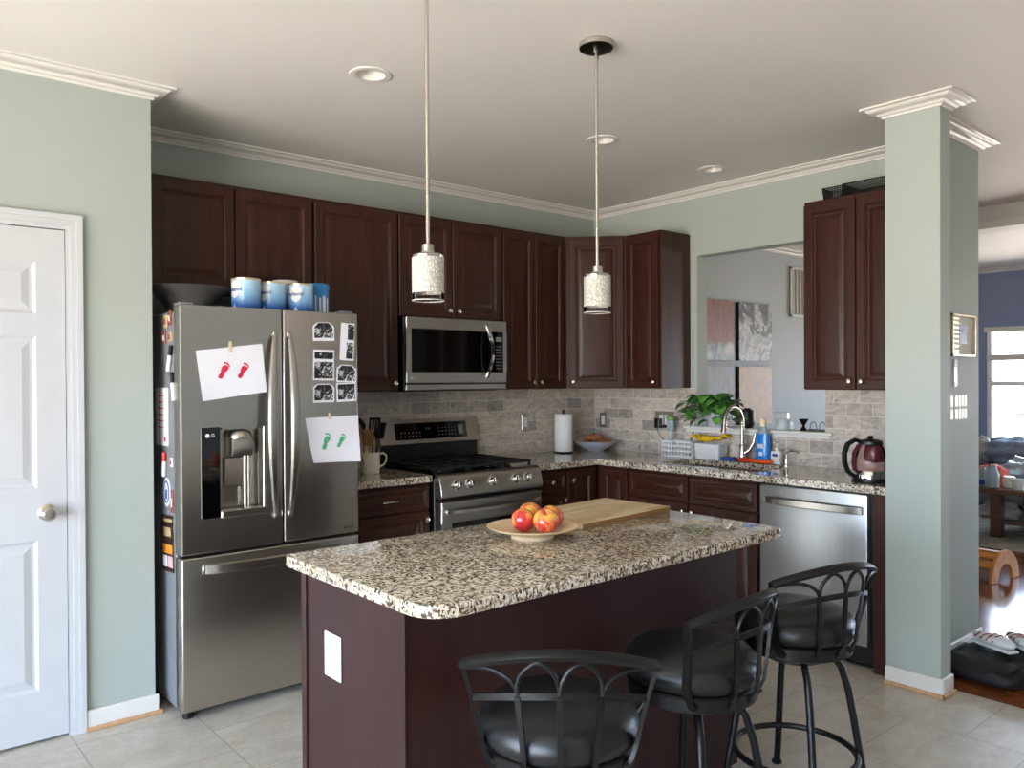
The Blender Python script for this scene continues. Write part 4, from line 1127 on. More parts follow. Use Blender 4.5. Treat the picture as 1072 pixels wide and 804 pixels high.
for (x, y), lb in zip(LIGHTS, ('recessed ceiling light at left, above the refrigerator side', 'recessed ceiling light in the middle, beside the pendant rod', 'recessed ceiling light at right, nearest the sink wall')):
    o = thing('recessed_light', lb, 'ceiling light', (x, y, ZC), 0, 'recessed lights')
    MB().lathe([(.060, .004), (.060, -.004), (.080, -.007), (.089, -.004), (.090, -.0005), (.062, .0)], 40, cap=False).build('trim_ring', M['trim'], o)
    MB().lathe([(.0605, 0), (.0575, .010), (.052, .04), (.045, .06), (0, .061)], 36, cap=False).build('reflector', M['lens'], o)
    MB().lathe([(.038, .0605), (.036, .052), (.02, .046), (0, .045)], 28, cap=False).build('lamp', M['lens'], o)

# ------------------------------------------------------------------ on the counters
ZK = .9258
cr = thing('utensil_crock', 'tall cream mug full of utensils on the counter beside the refrigerator', 'mug', (-2.19, -.33, ZK))
MB().lathe([(.048, 0), (.052, .004), (.055, .03), (.056, .118), (.054, .122), (.051, .118), (.049, .01), (0, .008)], 36).build('mug_body', M['cream'], cr)
MB().tube([(.053, -.012, .108), (.075, -.018, .115), (.092, -.022, .10), (.094, -.022, .075), (.082, -.019, .05), (.053, -.012, .035)], .006, 10).build('handle', M['cream'], cr)
def utensil(name, label, dx, dy, lx, ly, ln, head, mat, hm=None):
    u = thing(name, label, 'utensil', (-2.19+dx, -.33+dy, ZK+.012), 0, 'utensils in the cream mug')
    d_ = Vector((lx, ly, 1)).normalized(); e = d_*ln
    MB().tube([(0, 0, 0), tuple(d_*ln*.5), tuple(e)], .0055, 8).build('handle', mat, u)
    side = Vector((1, -.25, 0)); rot = d_.to_track_quat('Z', 'Y').to_matrix().to_4x4()
    mb = MB()
    if head == 'spoon': mb.ball(tuple(e+d_*.03), (.024, .007, .036), 16, 0, rot)
    elif head == 'spatula': mb.box(-.034, .034, -.004, .004, 0, .095, .003, 1, 0, T(*e) @ rot)
    elif head == 'ladle': mb.lathe([(0, 0), (.03, .006), (.042, .03), (.044, .045), (.041, .045), (.038, .03), (0, .008)], 24, 0, T(*(e+d_*.0)) @ rot @ Matrix.Rotation(R(70), 4, 'X'))
    elif head == 'turner':
        for k in range(4): mb.box(-.036+k*.0195, -.022+k*.0195, -.003, .003, .01, .09, .002, 1, 0, T(*e) @ rot)
        mb.box(-.036, .037, -.003, .003, -.005, .015, .002, 1, 0, T(*e) @ rot).box(-.036, .037, -.003, .003, .085, .10, .002, 1, 0, T(*e) @ rot)
    mb.build('head', hm or mat, u)
utensil('wooden_spoon', 'wooden spoon leaning left in the cream mug, longest', -.02, -.01, -.22, 0, .22, 'spoon', M['woodspoon'])
utensil('wooden_spoon', 'wooden spoon leaning far left in the mug, lower one', -.028, -.015, -.42, -.05, .15, 'spoon', M['woodspoon'])
utensil('wooden_spatula', 'flat wooden spatula standing in the cream mug', -.005, -.022, -.12, -.06, .15, 'spatula', M['woodspoon'])
utensil('ladle', 'black ladle at the back of the cream mug', -.012, .03, -.02, .10, .25, 'ladle', M['blk'])
utensil('spatula', 'black spatula leaning right in the cream mug', .018, 0, .27, .05, .19, 'spatula', M['blk'])
utensil('slotted_turner', 'black slotted turner standing upright in the cream mug', .01, .01, .16, .1, .21, 'turner', M['blk'])

pt = thing('paper_towel_roll', 'white paper towel roll on a stand in the counter corner', 'paper towel', (-.485, -.155, ZK))
MB().lathe([(.068, 0), (.070, .003), (.068, .008), (0, .009)], 36).build('stand_base', M['bronze'], pt)
MB().cyl((0, 0, .009), .006, .285, 12).ball((0, 0, .300), .010, 12).build('stand_rod', M['bronze'], pt)
MB().lathe([(.020, .010), (.064, .010), (.0655, .012), (.0655, .277), (.064, .279), (.020, .279), (.020, .010)], 44, cap=False).build('towel_roll', M['ptowel'], pt)
bo = MB().lathe([(.06, 0), (.064, .004), (.10, .022), (.145, .05), (.160, .068), (.158, .071), (.140, .055), (.095, .028), (.05, .014), (0, .012)], 44).build('bowl', M['plate'])
bo.location = (-.205, -.205, ZK); tag(bo, 'shallow grey bowl of sweet potatoes in the counter corner', 'bowl')
for k, (dx, dy, dz, rz, lb) in enumerate(((-.06, .035, .048, .5, 'sweet potato at the left in the grey bowl'), (.052, -.028, .046, -.6, 'sweet potato at the right in the grey bowl'), (-.015, -.062, .046, .1, 'sweet potato at the front of the grey bowl'), (.005, .018, .082, -.2, 'sweet potato on top of the pile in the grey bowl'))):
    t = bmesh.new(); bmesh.ops.create_icosphere(t, subdivisions=3, radius=1)
    for v in t.verts:
        c = v.co; k_ = 1-.35*abs(c.x)**2
        v.co = Vector((c.x*.074, c.y*.031*k_+.008*math.sin(c.x*2.5+k), c.z*.029*k_))
    mb = MB(); mb._add(t); o = mb.build('sweet_potato', M['potato']); o.location = (-.205+dx, -.205+dy, ZK+dz+.014); o.rotation_euler = (0, 0, rz)
    tag(o, lb, 'sweet potato', 'sweet potatoes in the bowl')

# white lattice basket
ba = thing('lattice_basket', 'white plastic lattice basket behind the sink at left', 'basket', (-.10, -.915, ZK), -PI/2)
mb = MB(); w, dp, h = .125, .055, .108
for z in (.006, .04, .073, h-.006): 
    q_ = [(-w, -dp), (w, -dp), (w, dp), (-w, dp)]
    for (a, b), (c, e) in zip(q_, q_[1:]+q_[:1]): mb.box(min(a, c)-.003, max(a, c)+.003, min(b, e)-.003, max(b, e)+.003, z-.006, z+.006)
for k in range(10):
    x = -w+2*w*k/9
    for y in (-dp, dp): mb.box(x-.004, x+.004, y-.0025, y+.0025, 0, h)
for k in range(1, 5):
    y = -dp+2*dp*k/5
    for x in (-w, w): mb.box(x-.0025, x+.0025, y-.004, y+.004, 0, h)
mb.box(-w, w, -dp, dp, 0, .003); mb.build('lattice', M['white'], ba, smooth=0)
db = thing('bottle_brush', 'green-tipped clear dish brush standing in the white lattice basket', 'brush', (-.10, -.82, ZK+.004))
MB().tube([(0, 0, 0), (0, .006, .12), (0, .008, .17)], .009, 10).build('handle', M['clearp'], db)
MB().lathe([(.020, .165), (.026, .175), (.026, .235), (.022, .240), (0, .24)], 20).build('brush_cup', M['clearp'], db)
MB().lathe([(.022, .2405), (.030, .245), (.030, .262), (.022, .27), (0, .271)], 20).build('green_head', M['leaf2'], db)
st = thing('scrub_wand', 'dark thin stick leaning in the white lattice basket', 'brush', (-.10, -.985, ZK+.004))
MB().tube([(0, 0, 0), (0, -.012, .12), (0, -.03, .17)], .004, 8).build('stick', M['blk'], st)

tb = MB().prism(rrect(-.085, .085, -.062, .062, (.018,)*4), 0, .004, 'z')
tb = MB(); t = bmesh.new(); rs = []
for k_, z in ((.90, 0), (.92, .004), (1.0, .098), (1.0, .102), (.955, .102), (.88, .010)):
    rs.append([t.verts.new((a*k_, b*k_, z)) for a, b in rrect(-.098, .098, -.06, .06, (.018,)*4)])
for a, b in zip(rs, rs[1:]):
    for i in range(len(a)): t.faces.new((a[i], a[(i+1) % len(a)], b[(i+1) % len(a)], b[i]))
t.faces.new(rs[0][::-1]); t.faces.new(rs[-1]); bmesh.ops.recalc_face_normals(t, faces=t.faces[:]); tb._add(t)
tb = tb.build('ceramic_tub', M['white']); tb.location = (-.10, -1.155, ZK); tb.rotation_euler = (0, 0, -PI/2)
tag(tb, 'white rectangular tub behind the sink, yellow gloves draped over it', 'tub')
gl = thing('rubber_gloves', 'yellow rubber gloves draped over the rim of the white tub', 'gloves', (-.10, -1.150, ZK+.105), -PI/2)
for gi, (gx, gy, ga) in enumerate(((-.045, -.01, R(160)), (.03, .0, R(35)))):
    mb = MB(); Mx = T(gx, gy, .012+.012*gi) @ Matrix.Rotation(ga, 4, 'Z')
    mb.ball((0, 0, .008), (.050, .036, .014), 18, 0, None)
    mb.ball((-.05, 0, .012), (.035, .034, .016), 16)
    for k in range(4):
        a = R(-34+k*22); c0 = Vector((.04, -.024+k*.016, .010)); dd_ = Vector((math.cos(a), math.sin(a), .0)); ln = (.055, .066, .068, .056)[k]
        mb.tube([c0, c0+dd_*ln*.5+Vector((0, 0, .024)), c0+dd_*ln+Vector((0, 0, .012-.012*(k % 2)))], .0085, 8, radii=[1, 1, .7])
    mb.tube([(.0, -.03, .01), (.02, -.055, .016), (.045, -.066, .006)], .0095, 8, radii=[1, 1, .75])
    bmesh.ops.transform(mb.bm, matrix=Mx, verts=mb.bm.verts[:]); mb.build('glove', M['yellow'], gl)

# faucet
fa = thing('kitchen_faucet', 'brushed gooseneck pull-down faucet with side lever at the sink', 'faucet', (-.085, -1.385, ZK), R(180))
MB().lathe([(.028, 0), (.028, .006), (.022, .010), (.021, .10), (.016, .112), (.0, .112)], 28).build('faucet_base', M['nickel'], fa)
pts = [(0, 0, .10), (0, 0, .20)]
for i in range(13):
    a = PI - PI*i/12*1.02
    pts.append((.098+.098*math.cos(a), 0, .25+.100*math.sin(a)))
mb = MB().tube(pts, .0125, 14)
mb.build('gooseneck', M['nickel'], fa)
MB().tube([(.196, 0, .250), (.200, 0, .225), (.203, 0, .195)], .017, 16, radii=[.85, 1, 1.15]).build('spray_head', M['nickel'], fa)
MB().tube([(0, .018, .055), (-.01, .045, .075), (-.02, .068, .12), (-.03, .078, .185)], .012, 12, radii=[1.2, 1.1, .95, .8]).build('lever', M['nickel'], fa)
sp = MB().box(-.03, .03, -.045, .045, 0, .022, .006, 2).build('sponge', M['blue'], smooth=30); sp.location = (-.098, -1.29, ZK); sp.rotation_euler = (0, 0, R(12))
tag(sp, 'blue scouring sponge beside the faucet base', 'sponge')
db = thing('dish_brush', 'red and orange handled brush lying in front of the soap bottles', 'brush', (-.135, -1.50, ZK), R(-88))
MB().tube([(-.10, 0, .016), (-.06, 0, .018), (-.03, 0, .016)], .016, 14, radii=[.9, 1.1, .9]).build('brush_head', M['redp'], db)
MB().tube([(-.03, 0, .015), (.02, 0, .013), (.08, 0, .014), (.125, 0, .015)], .012, 12, radii=[.9, .85, 1.1, .9]).build('handle', M['orange'], db)
so = thing('dish_soap_bottle', 'clear dish soap bottle with blue label and cream cap', 'bottle', (-.065, -1.522, ZK))
el = Matrix.Diagonal((.62, 1.08, 1.17, 1))
MB().lathe([(.036, 0), (.042, .006), (.046, .06), (.042, .11), (.040, .15), (.034, .175), (.017, .19), (.015, .20)], 32, 0, el).build('bottle_body', M['clearp'], so)
MB().lathe([(.0432, .012), (.0472, .06), (.0432, .11), (.0412, .145), (.0402, .155)], 32, 0, el, cap=False).build('bottle_label', M['soapblue'], so)
mb = MB().box(-.0312, -.0282, -.020, .020, .092, .120, .001); mb.box(-.0312, -.0290, -.012, .012, .045, .07, .001); mb.build('label_mark', M['white'], so, smooth=0)
MB().lathe([(.021, .195), (.022, .20), (.020, .238), (.0, .24)], 24, 0, Matrix.Diagonal((1, 1, 1.17, 1))).build('cap', M['bamboo'], so)
sp = thing('soap_pump_bottle', 'small white pump bottle right of the dish soap', 'bottle', (-.085, -1.63, ZK))
MB().box(-.022, .022, -.032, .032, 0, .085, .007, 2).build('bottle_body', M['white'], sp, smooth=30)
MB().cyl((0, 0, .085), .011, .016, 14).cyl((0, 0, .10), .004, .035, 8).box(-.035, .008, -.007, .007, .132, .142, .003).build('pump', M['cream'], sp)
MB().box(-.0232, -.0218, -.018, .018, .05, .066).build('label_mark', M['navy'], sp, smooth=0)
sd = thing('soap_dispenser', 'low chrome dispenser spout beside the white pump bottle', 'soap dispenser', (-.10, -1.705, ZK), R(-90))
MB().lathe([(.019, 0), (.019, .005), (.012, .009), (.011, .05), (.009, .056), (0, .057)], 22).build('dispenser_base', M['chrome'], sd)
MB().tube([(0, 0, .052), (.003, 0, .078), (.025, 0, .092), (.055, 0, .092), (.082, 0, .082)], .006, 10).build('spout', M['nickel'], sd)

# electric kettle
ke = thing('electric_kettle', 'glass electric kettle with black handle by the pillar', 'kettle', (-.475, -2.40, ZK), R(-10))
MB().lathe([(.088, 0), (.090, .004), (.088, .018), (0, .018)], 36).build('power_base', M['blk'], ke)
MB().lathe([(.080, .019), (.083, .022), (.083, .058), (.080, .062), (0, .062)], 40).build('steel_collar', M['chrome'], ke)
MB().lathe([(.080, .0625), (.083, .085), (.078, .13), (.066, .17), (.056, .19), (.0535, .19), (.0635, .169), (.0755, .13), (.0805, .085), (.0775, .0625)], 40, cap=False).build('glass_body', M['kglass'], ke)
MB().lathe([(.058, .1905), (.060, .196), (.056, .210), (.03, .218), (0, .219)], 36).build('lid', M['blk'], ke)
MB().box(-.012, .012, -.012, .012, .218, .235, .004).build('lid_knob', M['blk'], ke, smooth=0)
hp = [(-.05, .02, .205), (-.085, .03, .216), (-.122, .044, .196), (-.140, .05, .15), (-.137, .05, .10), (-.120, .044, .055), (-.085, .03, .030)]
MB().sweep(hp, [(-.013, -.008), (-.013, .006), (-.008, .010), (.008, .010), (.013, .006), (.013, -.008)], up=[Vector(p)-Vector((-.06, .02, .12)) for p in hp]).build('handle', M['blk'], ke)
MB().sweep([(-.062, .022, .19), (-.088, .031, .15), (-.092, .033, .10), (-.084, .03, .06)], [(-.012, -.004), (-.012, .004), (.012, .004), (.012, -.004)], up=(-1, .35, 0)).build('gauge_strip', M['redtint'], ke)
MB().lathe([(.074, .064), (.077, .085), (.073, .12), (.066, .145), (0, .145)], 32, 0, T(.004, 0, 0) @ Matrix.Diagonal((.93, .93, 1, 1))).build('red_filter_basket', M['redtint'], ke) if False else \
MB().lathe([(.032, .10), (.045, .105), (.05, .15), (.042, .185), (0, .186)], 28, 0, T(.018, -.01, 0)).build('infuser', M['redtint'], ke)
MB().cyl((.12, .0, .075), .008, .13, 12).build('spout_side', M['blk'], ke) if False else None

# on the sill of the pass-through
ZS = 1.1322
vp = thing('black_container', 'rounded black container on the white sill behind the faucet', 'container', (.045, -1.335, ZS))
MB().lathe([(.030, 0), (.038, .004), (.046, .02), (.048, .06), (.046, .10), (.038, .118), (.030, .122), (0, .122)], 32).build('container_body', M['blk'], vp)
MB().lathe([(.022, .1222), (.024, .126), (.020, .130), (0, .13)], 24).build('lid', M['powder'], vp)
pl = thing('pothos_plant', 'green leafy potted plant on the pass-through sill', 'potted plant', (-.005, -1.122, ZS))
MB().lathe([(.048, 0), (.052, .004), (.064, .10), (.066, .105), (.060, .105), (.055, .09), (0, .088)], 32).build('pot', M['plate'], pl)
random.seed(11)
mbs = MB(); lf = MB()
def leaf(mb, p, dr, ln, wd, mat):
    d_ = Vector(dr).normalized(); up_ = Vector((0, 0, 1)) - d_*d_.z
    if up_.length < .1: up_ = Vector((1, 0, 0))
    up_.normalize(); sd_ = d_.cross(up_)
    t = bmesh.new(); rows = []
    for i in range(7):
        u = i/6; wv = wd*math.sin(PI*min(1, u*.93+.07)**.75)*.55
        c = Vector(p)+d_*ln*u - up_*ln*.28*u*u
        rows.append([t.verts.new(c-sd_*wv+up_*wv*.25), t.verts.new(c), t.verts.new(c+sd_*wv+up_*wv*.25)])
    for a, b in zip(rows, rows[1:]):
        for j in range(2): t.faces.new((a[j], a[j+1], b[j+1], b[j]))
    bmesh.ops.remove_doubles(t, verts=t.verts[:], dist=1e-5)
    bmesh.ops.solidify(t, geom=t.faces[:], thickness=.0008)
    mb._add(t, mat)
for k in range(120):
    a = random.uniform(0, 2*PI); rr = random.random()**.6; hgt = random.random()
    wid = .20*math.sin(PI*(.25+.65*hgt))**.8
    top = Vector((.085*math.cos(a)*rr-.02, math.sin(a)*rr*wid, .035+.185*hgt))
    if abs(top.y) < .08 and abs(top.x+.0) < .07 and top.z < .11: top.z = .11+.1*random.random()
    if k % 3 == 0:
        mbs.tube([(random.uniform(-.03, .03), random.uniform(-.03, .03), .09), tuple(Vector((0, 0, .13))*.5+top*.5), tuple(top)], .0018, 5)
    jam = top.y > .075
    if jam: top.x = -.09-.03*random.random()
    dr = Vector((-.6*random.random()-.1 if jam else math.cos(a)*.5-.25, math.sin(a)+random.uniform(-.5, .5), random.uniform(-.75, .55)))
    leaf(lf, top, dr, random.uniform(.06, .095), random.uniform(.055, .08), 0 if random.random() < .65 else 1)
mbs.build('stems', M['leaf'], pl); lf.build('leaves', [M['leaf'], M['leaf2']], pl, smooth=60)
tp = thing('ceramic_dripper', 'grey-green ceramic coffee dripper on the right part of the sill', 'coffee dripper', (.05, -1.595, ZS))
MB().lathe([(.046, 0), (.050, .003), (.052, .006), (.046, .062), (.044, .066), (.040, .062), (.045, .008), (0, .007)], 32).build('dripper_body', M['teal'], tp)
MB().tube([(0, -.046, .055), (0, -.068, .05), (0, -.07, .025), (0, -.05, .015)], .005, 8).build('handle', M['white'], tp)
bx = thing('card_box', 'small dark grey box with white end on top of the dripper', 'box', (.05, -1.592, ZS+.0665), R(20))
MB().box(-.035, .035, -.03, .05, 0, .042, .001).build('box_body', M['greybowl'], bx, smooth=0)
MB().box(-.034, .034, -.0318, -.0302, .001, .041).build('box_end', M['white'], bx, smooth=0)
jg = MB().lathe([(.022, 0), (.0225, .002), (.008, .028), (.008, .032), (.031, .072), (.029, .072), (.006, .034), (0, .033)], 28).build('jigger', M['bronze'])
jg.location = (.045, -1.735, ZS); tag(jg, 'dark metal hourglass jigger standing on the sill', 'jigger')
wr = thing('wire_holder', 'dark wire holder with two loops at the right end of sill', 'holder', (.045, -1.83, ZS), -PI/2)
MB().box(-.058, .058, -.022, .022, 0, .014, .003).build('tray', M['greybowl'], wr, smooth=0)
for cx in (-.03, .03):
    MB().tube([(cx-.022*math.cos(i*PI/12)*1.0, 0, .014+.044*math.sin(i*PI/12)) for i in range(13)], .0028, 8).build('loop', M['greybowl'], wr)

# wire baskets on the right wall cabinet
def wire_basket(label, y0, y1, x0, x1, h, step):
    b = thing('wire_basket', label, 'basket', ((x0+x1)/2, (y0+y1)/2, ZT+.0005), -PI/2)
    w, d_ = (y1-y0)/2, (x1-x0)/2
    mb = MB(); k_ = .88
    def side_(t_, z, s): return t_*(k_+(1-k_)*z/h)
    n = max(3, int(2*w/step)); m2 = max(3, int(2*d_/step)); nz = max(2, int(h/step))
    for i in range(n+1):
        x = -w+2*w*i/n
        mb.tube([(x, -d_, h), (x*k_, -d_*k_, .002), (x*k_, d_*k_, .002), (x, d_, h)], .0022, 4)
    for i in range(m2+1):
        y = -d_+2*d_*i/m2
        mb.tube([(-w, y, h), (-w*k_, y*k_, .002), (w*k_, y*k_, .002), (w, y, h)], .0022, 4)
    for j in range(nz+1):
        z = .002+(h-.004)*j/nz; q = k_+(1-k_)*z/h
        mb.tube([(-w*q, -d_*q, z), (w*q, -d_*q, z), (w*q, d_*q, z), (-w*q, d_*q, z)], .0022, 4, True)
    mb.build('wire_mesh', M['powder'], b, smooth=0)
    MB().tube([(-w, -d_, h), (w, -d_, h), (w, d_, h), (-w, d_, h)], .004, 6, True).build('rim', M['powder'], b)
    return b
b1 = wire_basket('small black wire basket on the right cabinet top, left one', -2.135, -2.02, -.25, -.13, .075, .0085)
b2 = wire_basket('long black wire mesh tray on the right cabinet top, next to the pillar', -2.56, -2.155, -.28, -.06, .072, .009)

# ------------------------------------------------------------------ seen through the pass-through
def canvas(label, x0, x1, z0, z1, mat):
    c = thing('canvas_painting', label, 'painting', ((x0+x1)/2, -.0005, (z0+z1)/2), 0, 'four canvas paintings')
    w, h = (x1-x0)/2, (z1-z0)/2
    MB().box(-w, w, -.035, 0, -h, h, .001).build('stretcher', M['blk'], c, smooth=0)
    MB().box(-w+.0005, w-.0005, -.0362, -.0352, -h+.0005, h-.0005).build('canvas_face', mat, c, smooth=0)
canvas('upper left canvas, red brown with pale teal foot, on the wall past the pass-through', 1.28, 1.83, 1.62, 2.165, M['art1'])
canvas('upper right grey and white marbled canvas', 1.905, 2.455, 1.62, 2.165, M['art2'])
canvas('lower left blue and brown canvas behind the plant', 1.28, 1.83, 1.02, 1.565, M['art3'])
canvas('lower right ochre and mauve canvas', 1.905, 2.455, 1.02, 1.565, M['art4'])
v = thing('wall_vent', 'white framed return vent high on the wall past the pass-through', 'vent', (3.05, -.0005, 2.325))
MB().box(-.21, .21, -.012, 0, -.25, .25, .002).build('vent_back', M['fside'], v, smooth=0)
mb = MB()
for a, b_, c, d_ in ((-.22, .22, .225, .255), (-.22, .22, -.255, -.225), (-.22, -.19, -.255, .255), (.19, .22, -.255, .255)): mb.box(a, b_, -.022, -.012, c, d_, .002)
mb.build('vent_frame', M['white'], v, smooth=0)
for k in range(6): MB().box(-.17+k*.066, -.155+k*.066, -.02, -.012, -.224, .224).build('louvre', M['cream'], v, smooth=0)

# ------------------------------------------------------------------ on the wing wall
fr = thing('framed_photo', 'small framed portrait on the narrow wall behind the pillar', 'picture', (.022, -2.6505, 1.678))
mb = MB(); w, h = .155, .112
for a, b_, c, d_ in ((-w, w, h-.014, h), (-w, w, -h, -h+.014), (-w, -w+.014, -h, h), (w-.014, w, -h, h)): mb.box(a, b_, -.018, 0, c, d_, .002)
mb.build('frame', M['gilt'], fr, smooth=0)
MB().box(-w+.013, w-.013, -.008, -.001, -h+.013, h-.013).build('mat_board', M['mat'], fr, smooth=0)
MB().box(-.05, .05, -.0092, -.0078, -.045, .055).build('portrait', M['dkpic'], fr, smooth=0)
sg = thing('hanging_tag', 'narrow red and white hanging tag under the framed portrait', 'tag', (-.065, -2.6505, 1.48))
MB().box(-.02, .02, -.006, 0, -.07, .07, .001).build('tag_body', M['white'], sg, smooth=0)
MB().box(-.018, .018, -.0072, -.0058, .03, .068).build('red_top', M['magred'], sg, smooth=0)
MB().box(-.018, .018, -.0072, -.0058, -.068, -.05).build('dark_foot', M['blk'], sg, smooth=0)

# ------------------------------------------------------------------ living room
bg = thing('sports_bag', 'black duffel bag on the wood floor behind the pillar', 'bag', (-.13, -2.88, 0), R(-6))
t = bmesh.new(); bmesh.ops.create_cube(t, size=1); bmesh.ops.subdivide_edges(t, edges=t.edges[:], cuts=7, use_grid_fill=True)
for v in t.verts:
    c = v.co*2
    r_ = max(abs(c.x), abs(c.y), abs(c.z)); l4 = (abs(c.x)**5+abs(c.y)**5+abs(c.z)**5)**.2; c = c*(r_/l4)
    sag = .012*math.sin(c.x*9)+.01*math.sin(c.y*11+1)
    v.co = Vector((c.x*.29, c.y*.205, .05+c.z*.047+(sag if c.z > 0 else 0)-(.015 if c.z > .5 and abs(c.x) < .6 else 0)))
mb = MB(); mb._add(t); mb.build('bag_body', M['bag'], bg, smooth=60)
MB().tube([(-.22, -.20, .05), (-.15, -.218, .075), (0, -.222, .06), (.15, -.218, .075), (.22, -.20, .05)], .011, 8).build('strap', M['bag'], bg)
MB().tube([(-.26, -.14, .085), (-.16, -.17, .105), (0, -.175, .10), (.16, -.165, .108), (.26, -.14, .085)], .01, 8).build('handle', M['bag'], bg)
for k, (x, y, rz, lb) in enumerate(((-.03, -2.84, R(65), 'white and red sports shoe on the black bag, left one'), (.07, -2.94, R(50), 'white and red sports shoe on the black bag, right one'))):
    sh = thing('sports_shoe', lb, 'shoe', (x-.06, y+.0, .102), rz, 'shoes on the black bag')
    t = bmesh.new(); bmesh.ops.create_icosphere(t, subdivisions=3, radius=1)
    for v in t.verts:
        c = v.co; hgt = 1 if c.x < -.2 else .62+.0*c.x
        v.co = Vector((c.x*.125, c.y*.043*(1-.15*c.x), .035+c.z*.038*(hgt if c.z > 0 else .7)))
    mb = MB(); mb._add(t); mb.build('upper', M['white'], sh)
    MB().prism([(-.12, -.03), (-.05, -.036), (.06, -.042), (.11, -.03), (.125, 0), (.11, .03), (.06, .042), (-.05, .036), (-.12, .03)], 0, .014, 'z', .004).build('sole', M['white'], sh)
    mb = MB()
    for q_ in range(4): mb.tube([(-.06+q_*.035, -.044, .035), (-.05+q_*.035, -.022, .064-.004*q_), (-.045+q_*.035, 0, .070-.006*q_), (-.04+q_*.035, .022, .064-.004*q_), (-.03+q_*.035, .044, .035)], .004, 6)
    mb.build('laces', M['magred'], sh)
ru = MB().box(2.95, 5.0, -3.6, -.7, 0, .010, .004).build('area_rug', M['rug'], smooth=0); tag(ru, 'pale grey patterned area rug under the low table', 'rug')
tt = thing('coffee_table', 'dark wood coffee table cluttered with jars and cups', 'table', (3.95, -2.0, .0102))
MB().box(-.55, .55, -.62, .62, .395, .44, .006).build('tabletop', M['tablewood'], tt, smooth=0)
for sx in (-.49, .36):
    for sy in (-.55, .29):
        MB().prism([(0, 0), (.09, 0), (.09, .09), (0, .09)], 0, .395, 'z', .004, M=T(sx, sy, 0)).build('leg', M['tablewood'], tt, smooth=0)
MB().box(-.46, .46, -.5, .36, .12, .14, .003).build('shelf', M['tablewood'], tt, smooth=0)
ZTb = .4504
def jar(name, label, cat, x, y, prof, mat, lidm=None, lid=None, z=ZTb):
    o = thing(name, label, cat, (x, y, z), 0, 'clutter on the coffee table')
    MB().lathe(prof, 24).build('body', mat, o)
    if lid: MB().lathe(lid, 24).build('lid', lidm, o)
    return o
jar('glass_pitcher', 'clear glass pitcher with amber drink on the coffee table', 'pitcher', 3.50, -1.625, [(.05, 0), (.06, .005), (.062, .12), (.045, .17), (.04, .2), (.038, .2), (.04, .17), (.056, .12), (.054, .01), (0, .008)], M['clearp'], M['clearp'], [(.05, .0085), (.053, .01), (.054, .09), (0, .091)])
jar('white_cup', 'white cup at the right of the coffee table', 'cup', 3.52, -1.83, [(.04, 0), (.045, .004), (.052, .09), (.05, .09), (.043, .01), (0, .009)], M['white'])
jar('white_jar', 'white jar beside the amber pitcher', 'jar', 3.60, -1.73, [(.045, 0), (.05, .005), (.05, .10), (.045, .105), (0, .105)], M['cream'])
jar('water_bottle', 'clear bottle with dark base at the left of the coffee table', 'bottle', 3.56, -1.53, [(.034, 0), (.036, .004), (.036, .14), (.02, .17), (.014, .18), (0, .18)], M['clearp'], M['navy'], [(.0375, .02), (.0375, .06), (.036, .061)])
jar('dark_mug', 'dark blue mug at the far left edge of the coffee table', 'mug', 3.47, -1.46, [(.045, 0), (.05, .004), (.05, .10), (.047, .10), (.045, .01), (0, .009)], M['greyfab'])
def lump(name, label, cat, loc, sc, mat, rz=0, seed=1, group=None):
    t = bmesh.new(); bmesh.ops.create_icosphere(t, subdivisions=4, radius=1); rnd = random.Random(seed)
    ph = [rnd.uniform(0, 6) for _ in range(6)]
    for v in t.verts:
        c = v.co.copy(); k_ = 1+.10*math.sin(c.x*5+ph[0])*math.sin(c.y*6+ph[1])+.07*math.sin(c.z*9+ph[2]+c.x*4)+.04*math.sin(c.y*15+ph[3])
        c = c*k_; v.co = Vector((c.x*sc[0], c.y*sc[1], (max(c.z, -.55)+.55)*sc[2]))
    mb = MB(); mb._add(t); o = mb.build(name, mat, smooth=80); o.location = loc; o.rotation_euler = (0, 0, rz)
    tag(o, label, cat, group); return o
lump('coral_cloth', 'crumpled coral red cloth on the far side of the coffee table', 'cloth', (3.80, -1.53, ZTb), (.16, .13, .12), M['coral'], 0, 3)
lump('plastic_bag', 'pale blue plastic bag behind the coral cloth', 'bag', (4.22, -1.62, ZTb), (.18, .16, .14), M['clearp'], .4, 5)
pw = lump('folded_blanket', 'pale grey blanket folded under the coffee table', 'blanket', (3.72, -1.62, .152), (.20, .16, .11), M['offfab'], 0, 8)
wb = thing('wicker_basket', 'tan wicker basket standing beyond the coffee table leg', 'basket', (4.72, -2.35, .0102))
MB().lathe([(.16, 0), (.17, .01), (.21, .28), (.205, .30), (.19, .28), (.15, .02), (0, .015)], 36).build('basket_body', M['wicker'], wb)
MB().tube([(.208*math.cos(i*PI/16), .208*math.sin(i*PI/16), .295) for i in range(32)], .012, 8, True).build('rim', M['wicker'], wb)
ot = thing('low_footstool', 'grey rounded footstool peeking out behind the wall', 'footstool', (3.12, -1.27, .0102))
MB().lathe([(.20, .085), (.25, .09), (.275, .12), (.28, .16), (.26, .205), (.2, .225), (0, .23)], 40).build('seat_cushion', M['greyfab'], ot)
for k in range(4): MB().cyl((.17*math.cos(PI/4+k*PI/2), .17*math.sin(PI/4+k*PI/2), 0), .012, .086, 12, r2=.016).build('leg', M['gilt'], ot)
co = thing('sofa', 'blue-grey sofa under the far window', 'sofa', (5.45, -1.7, 0))
for sx in (-.36, .34):
    for sy in (-1.08, .78): MB().cyl((sx, sy, 0), .022, .1, 12, r2=.03).build('leg', M['tablewood'], co)
MB().box(-.42, .40, -1.15, .85, .08, .42, .05, 3).build('sofa_base', M['greyfab'], co, smooth=40)
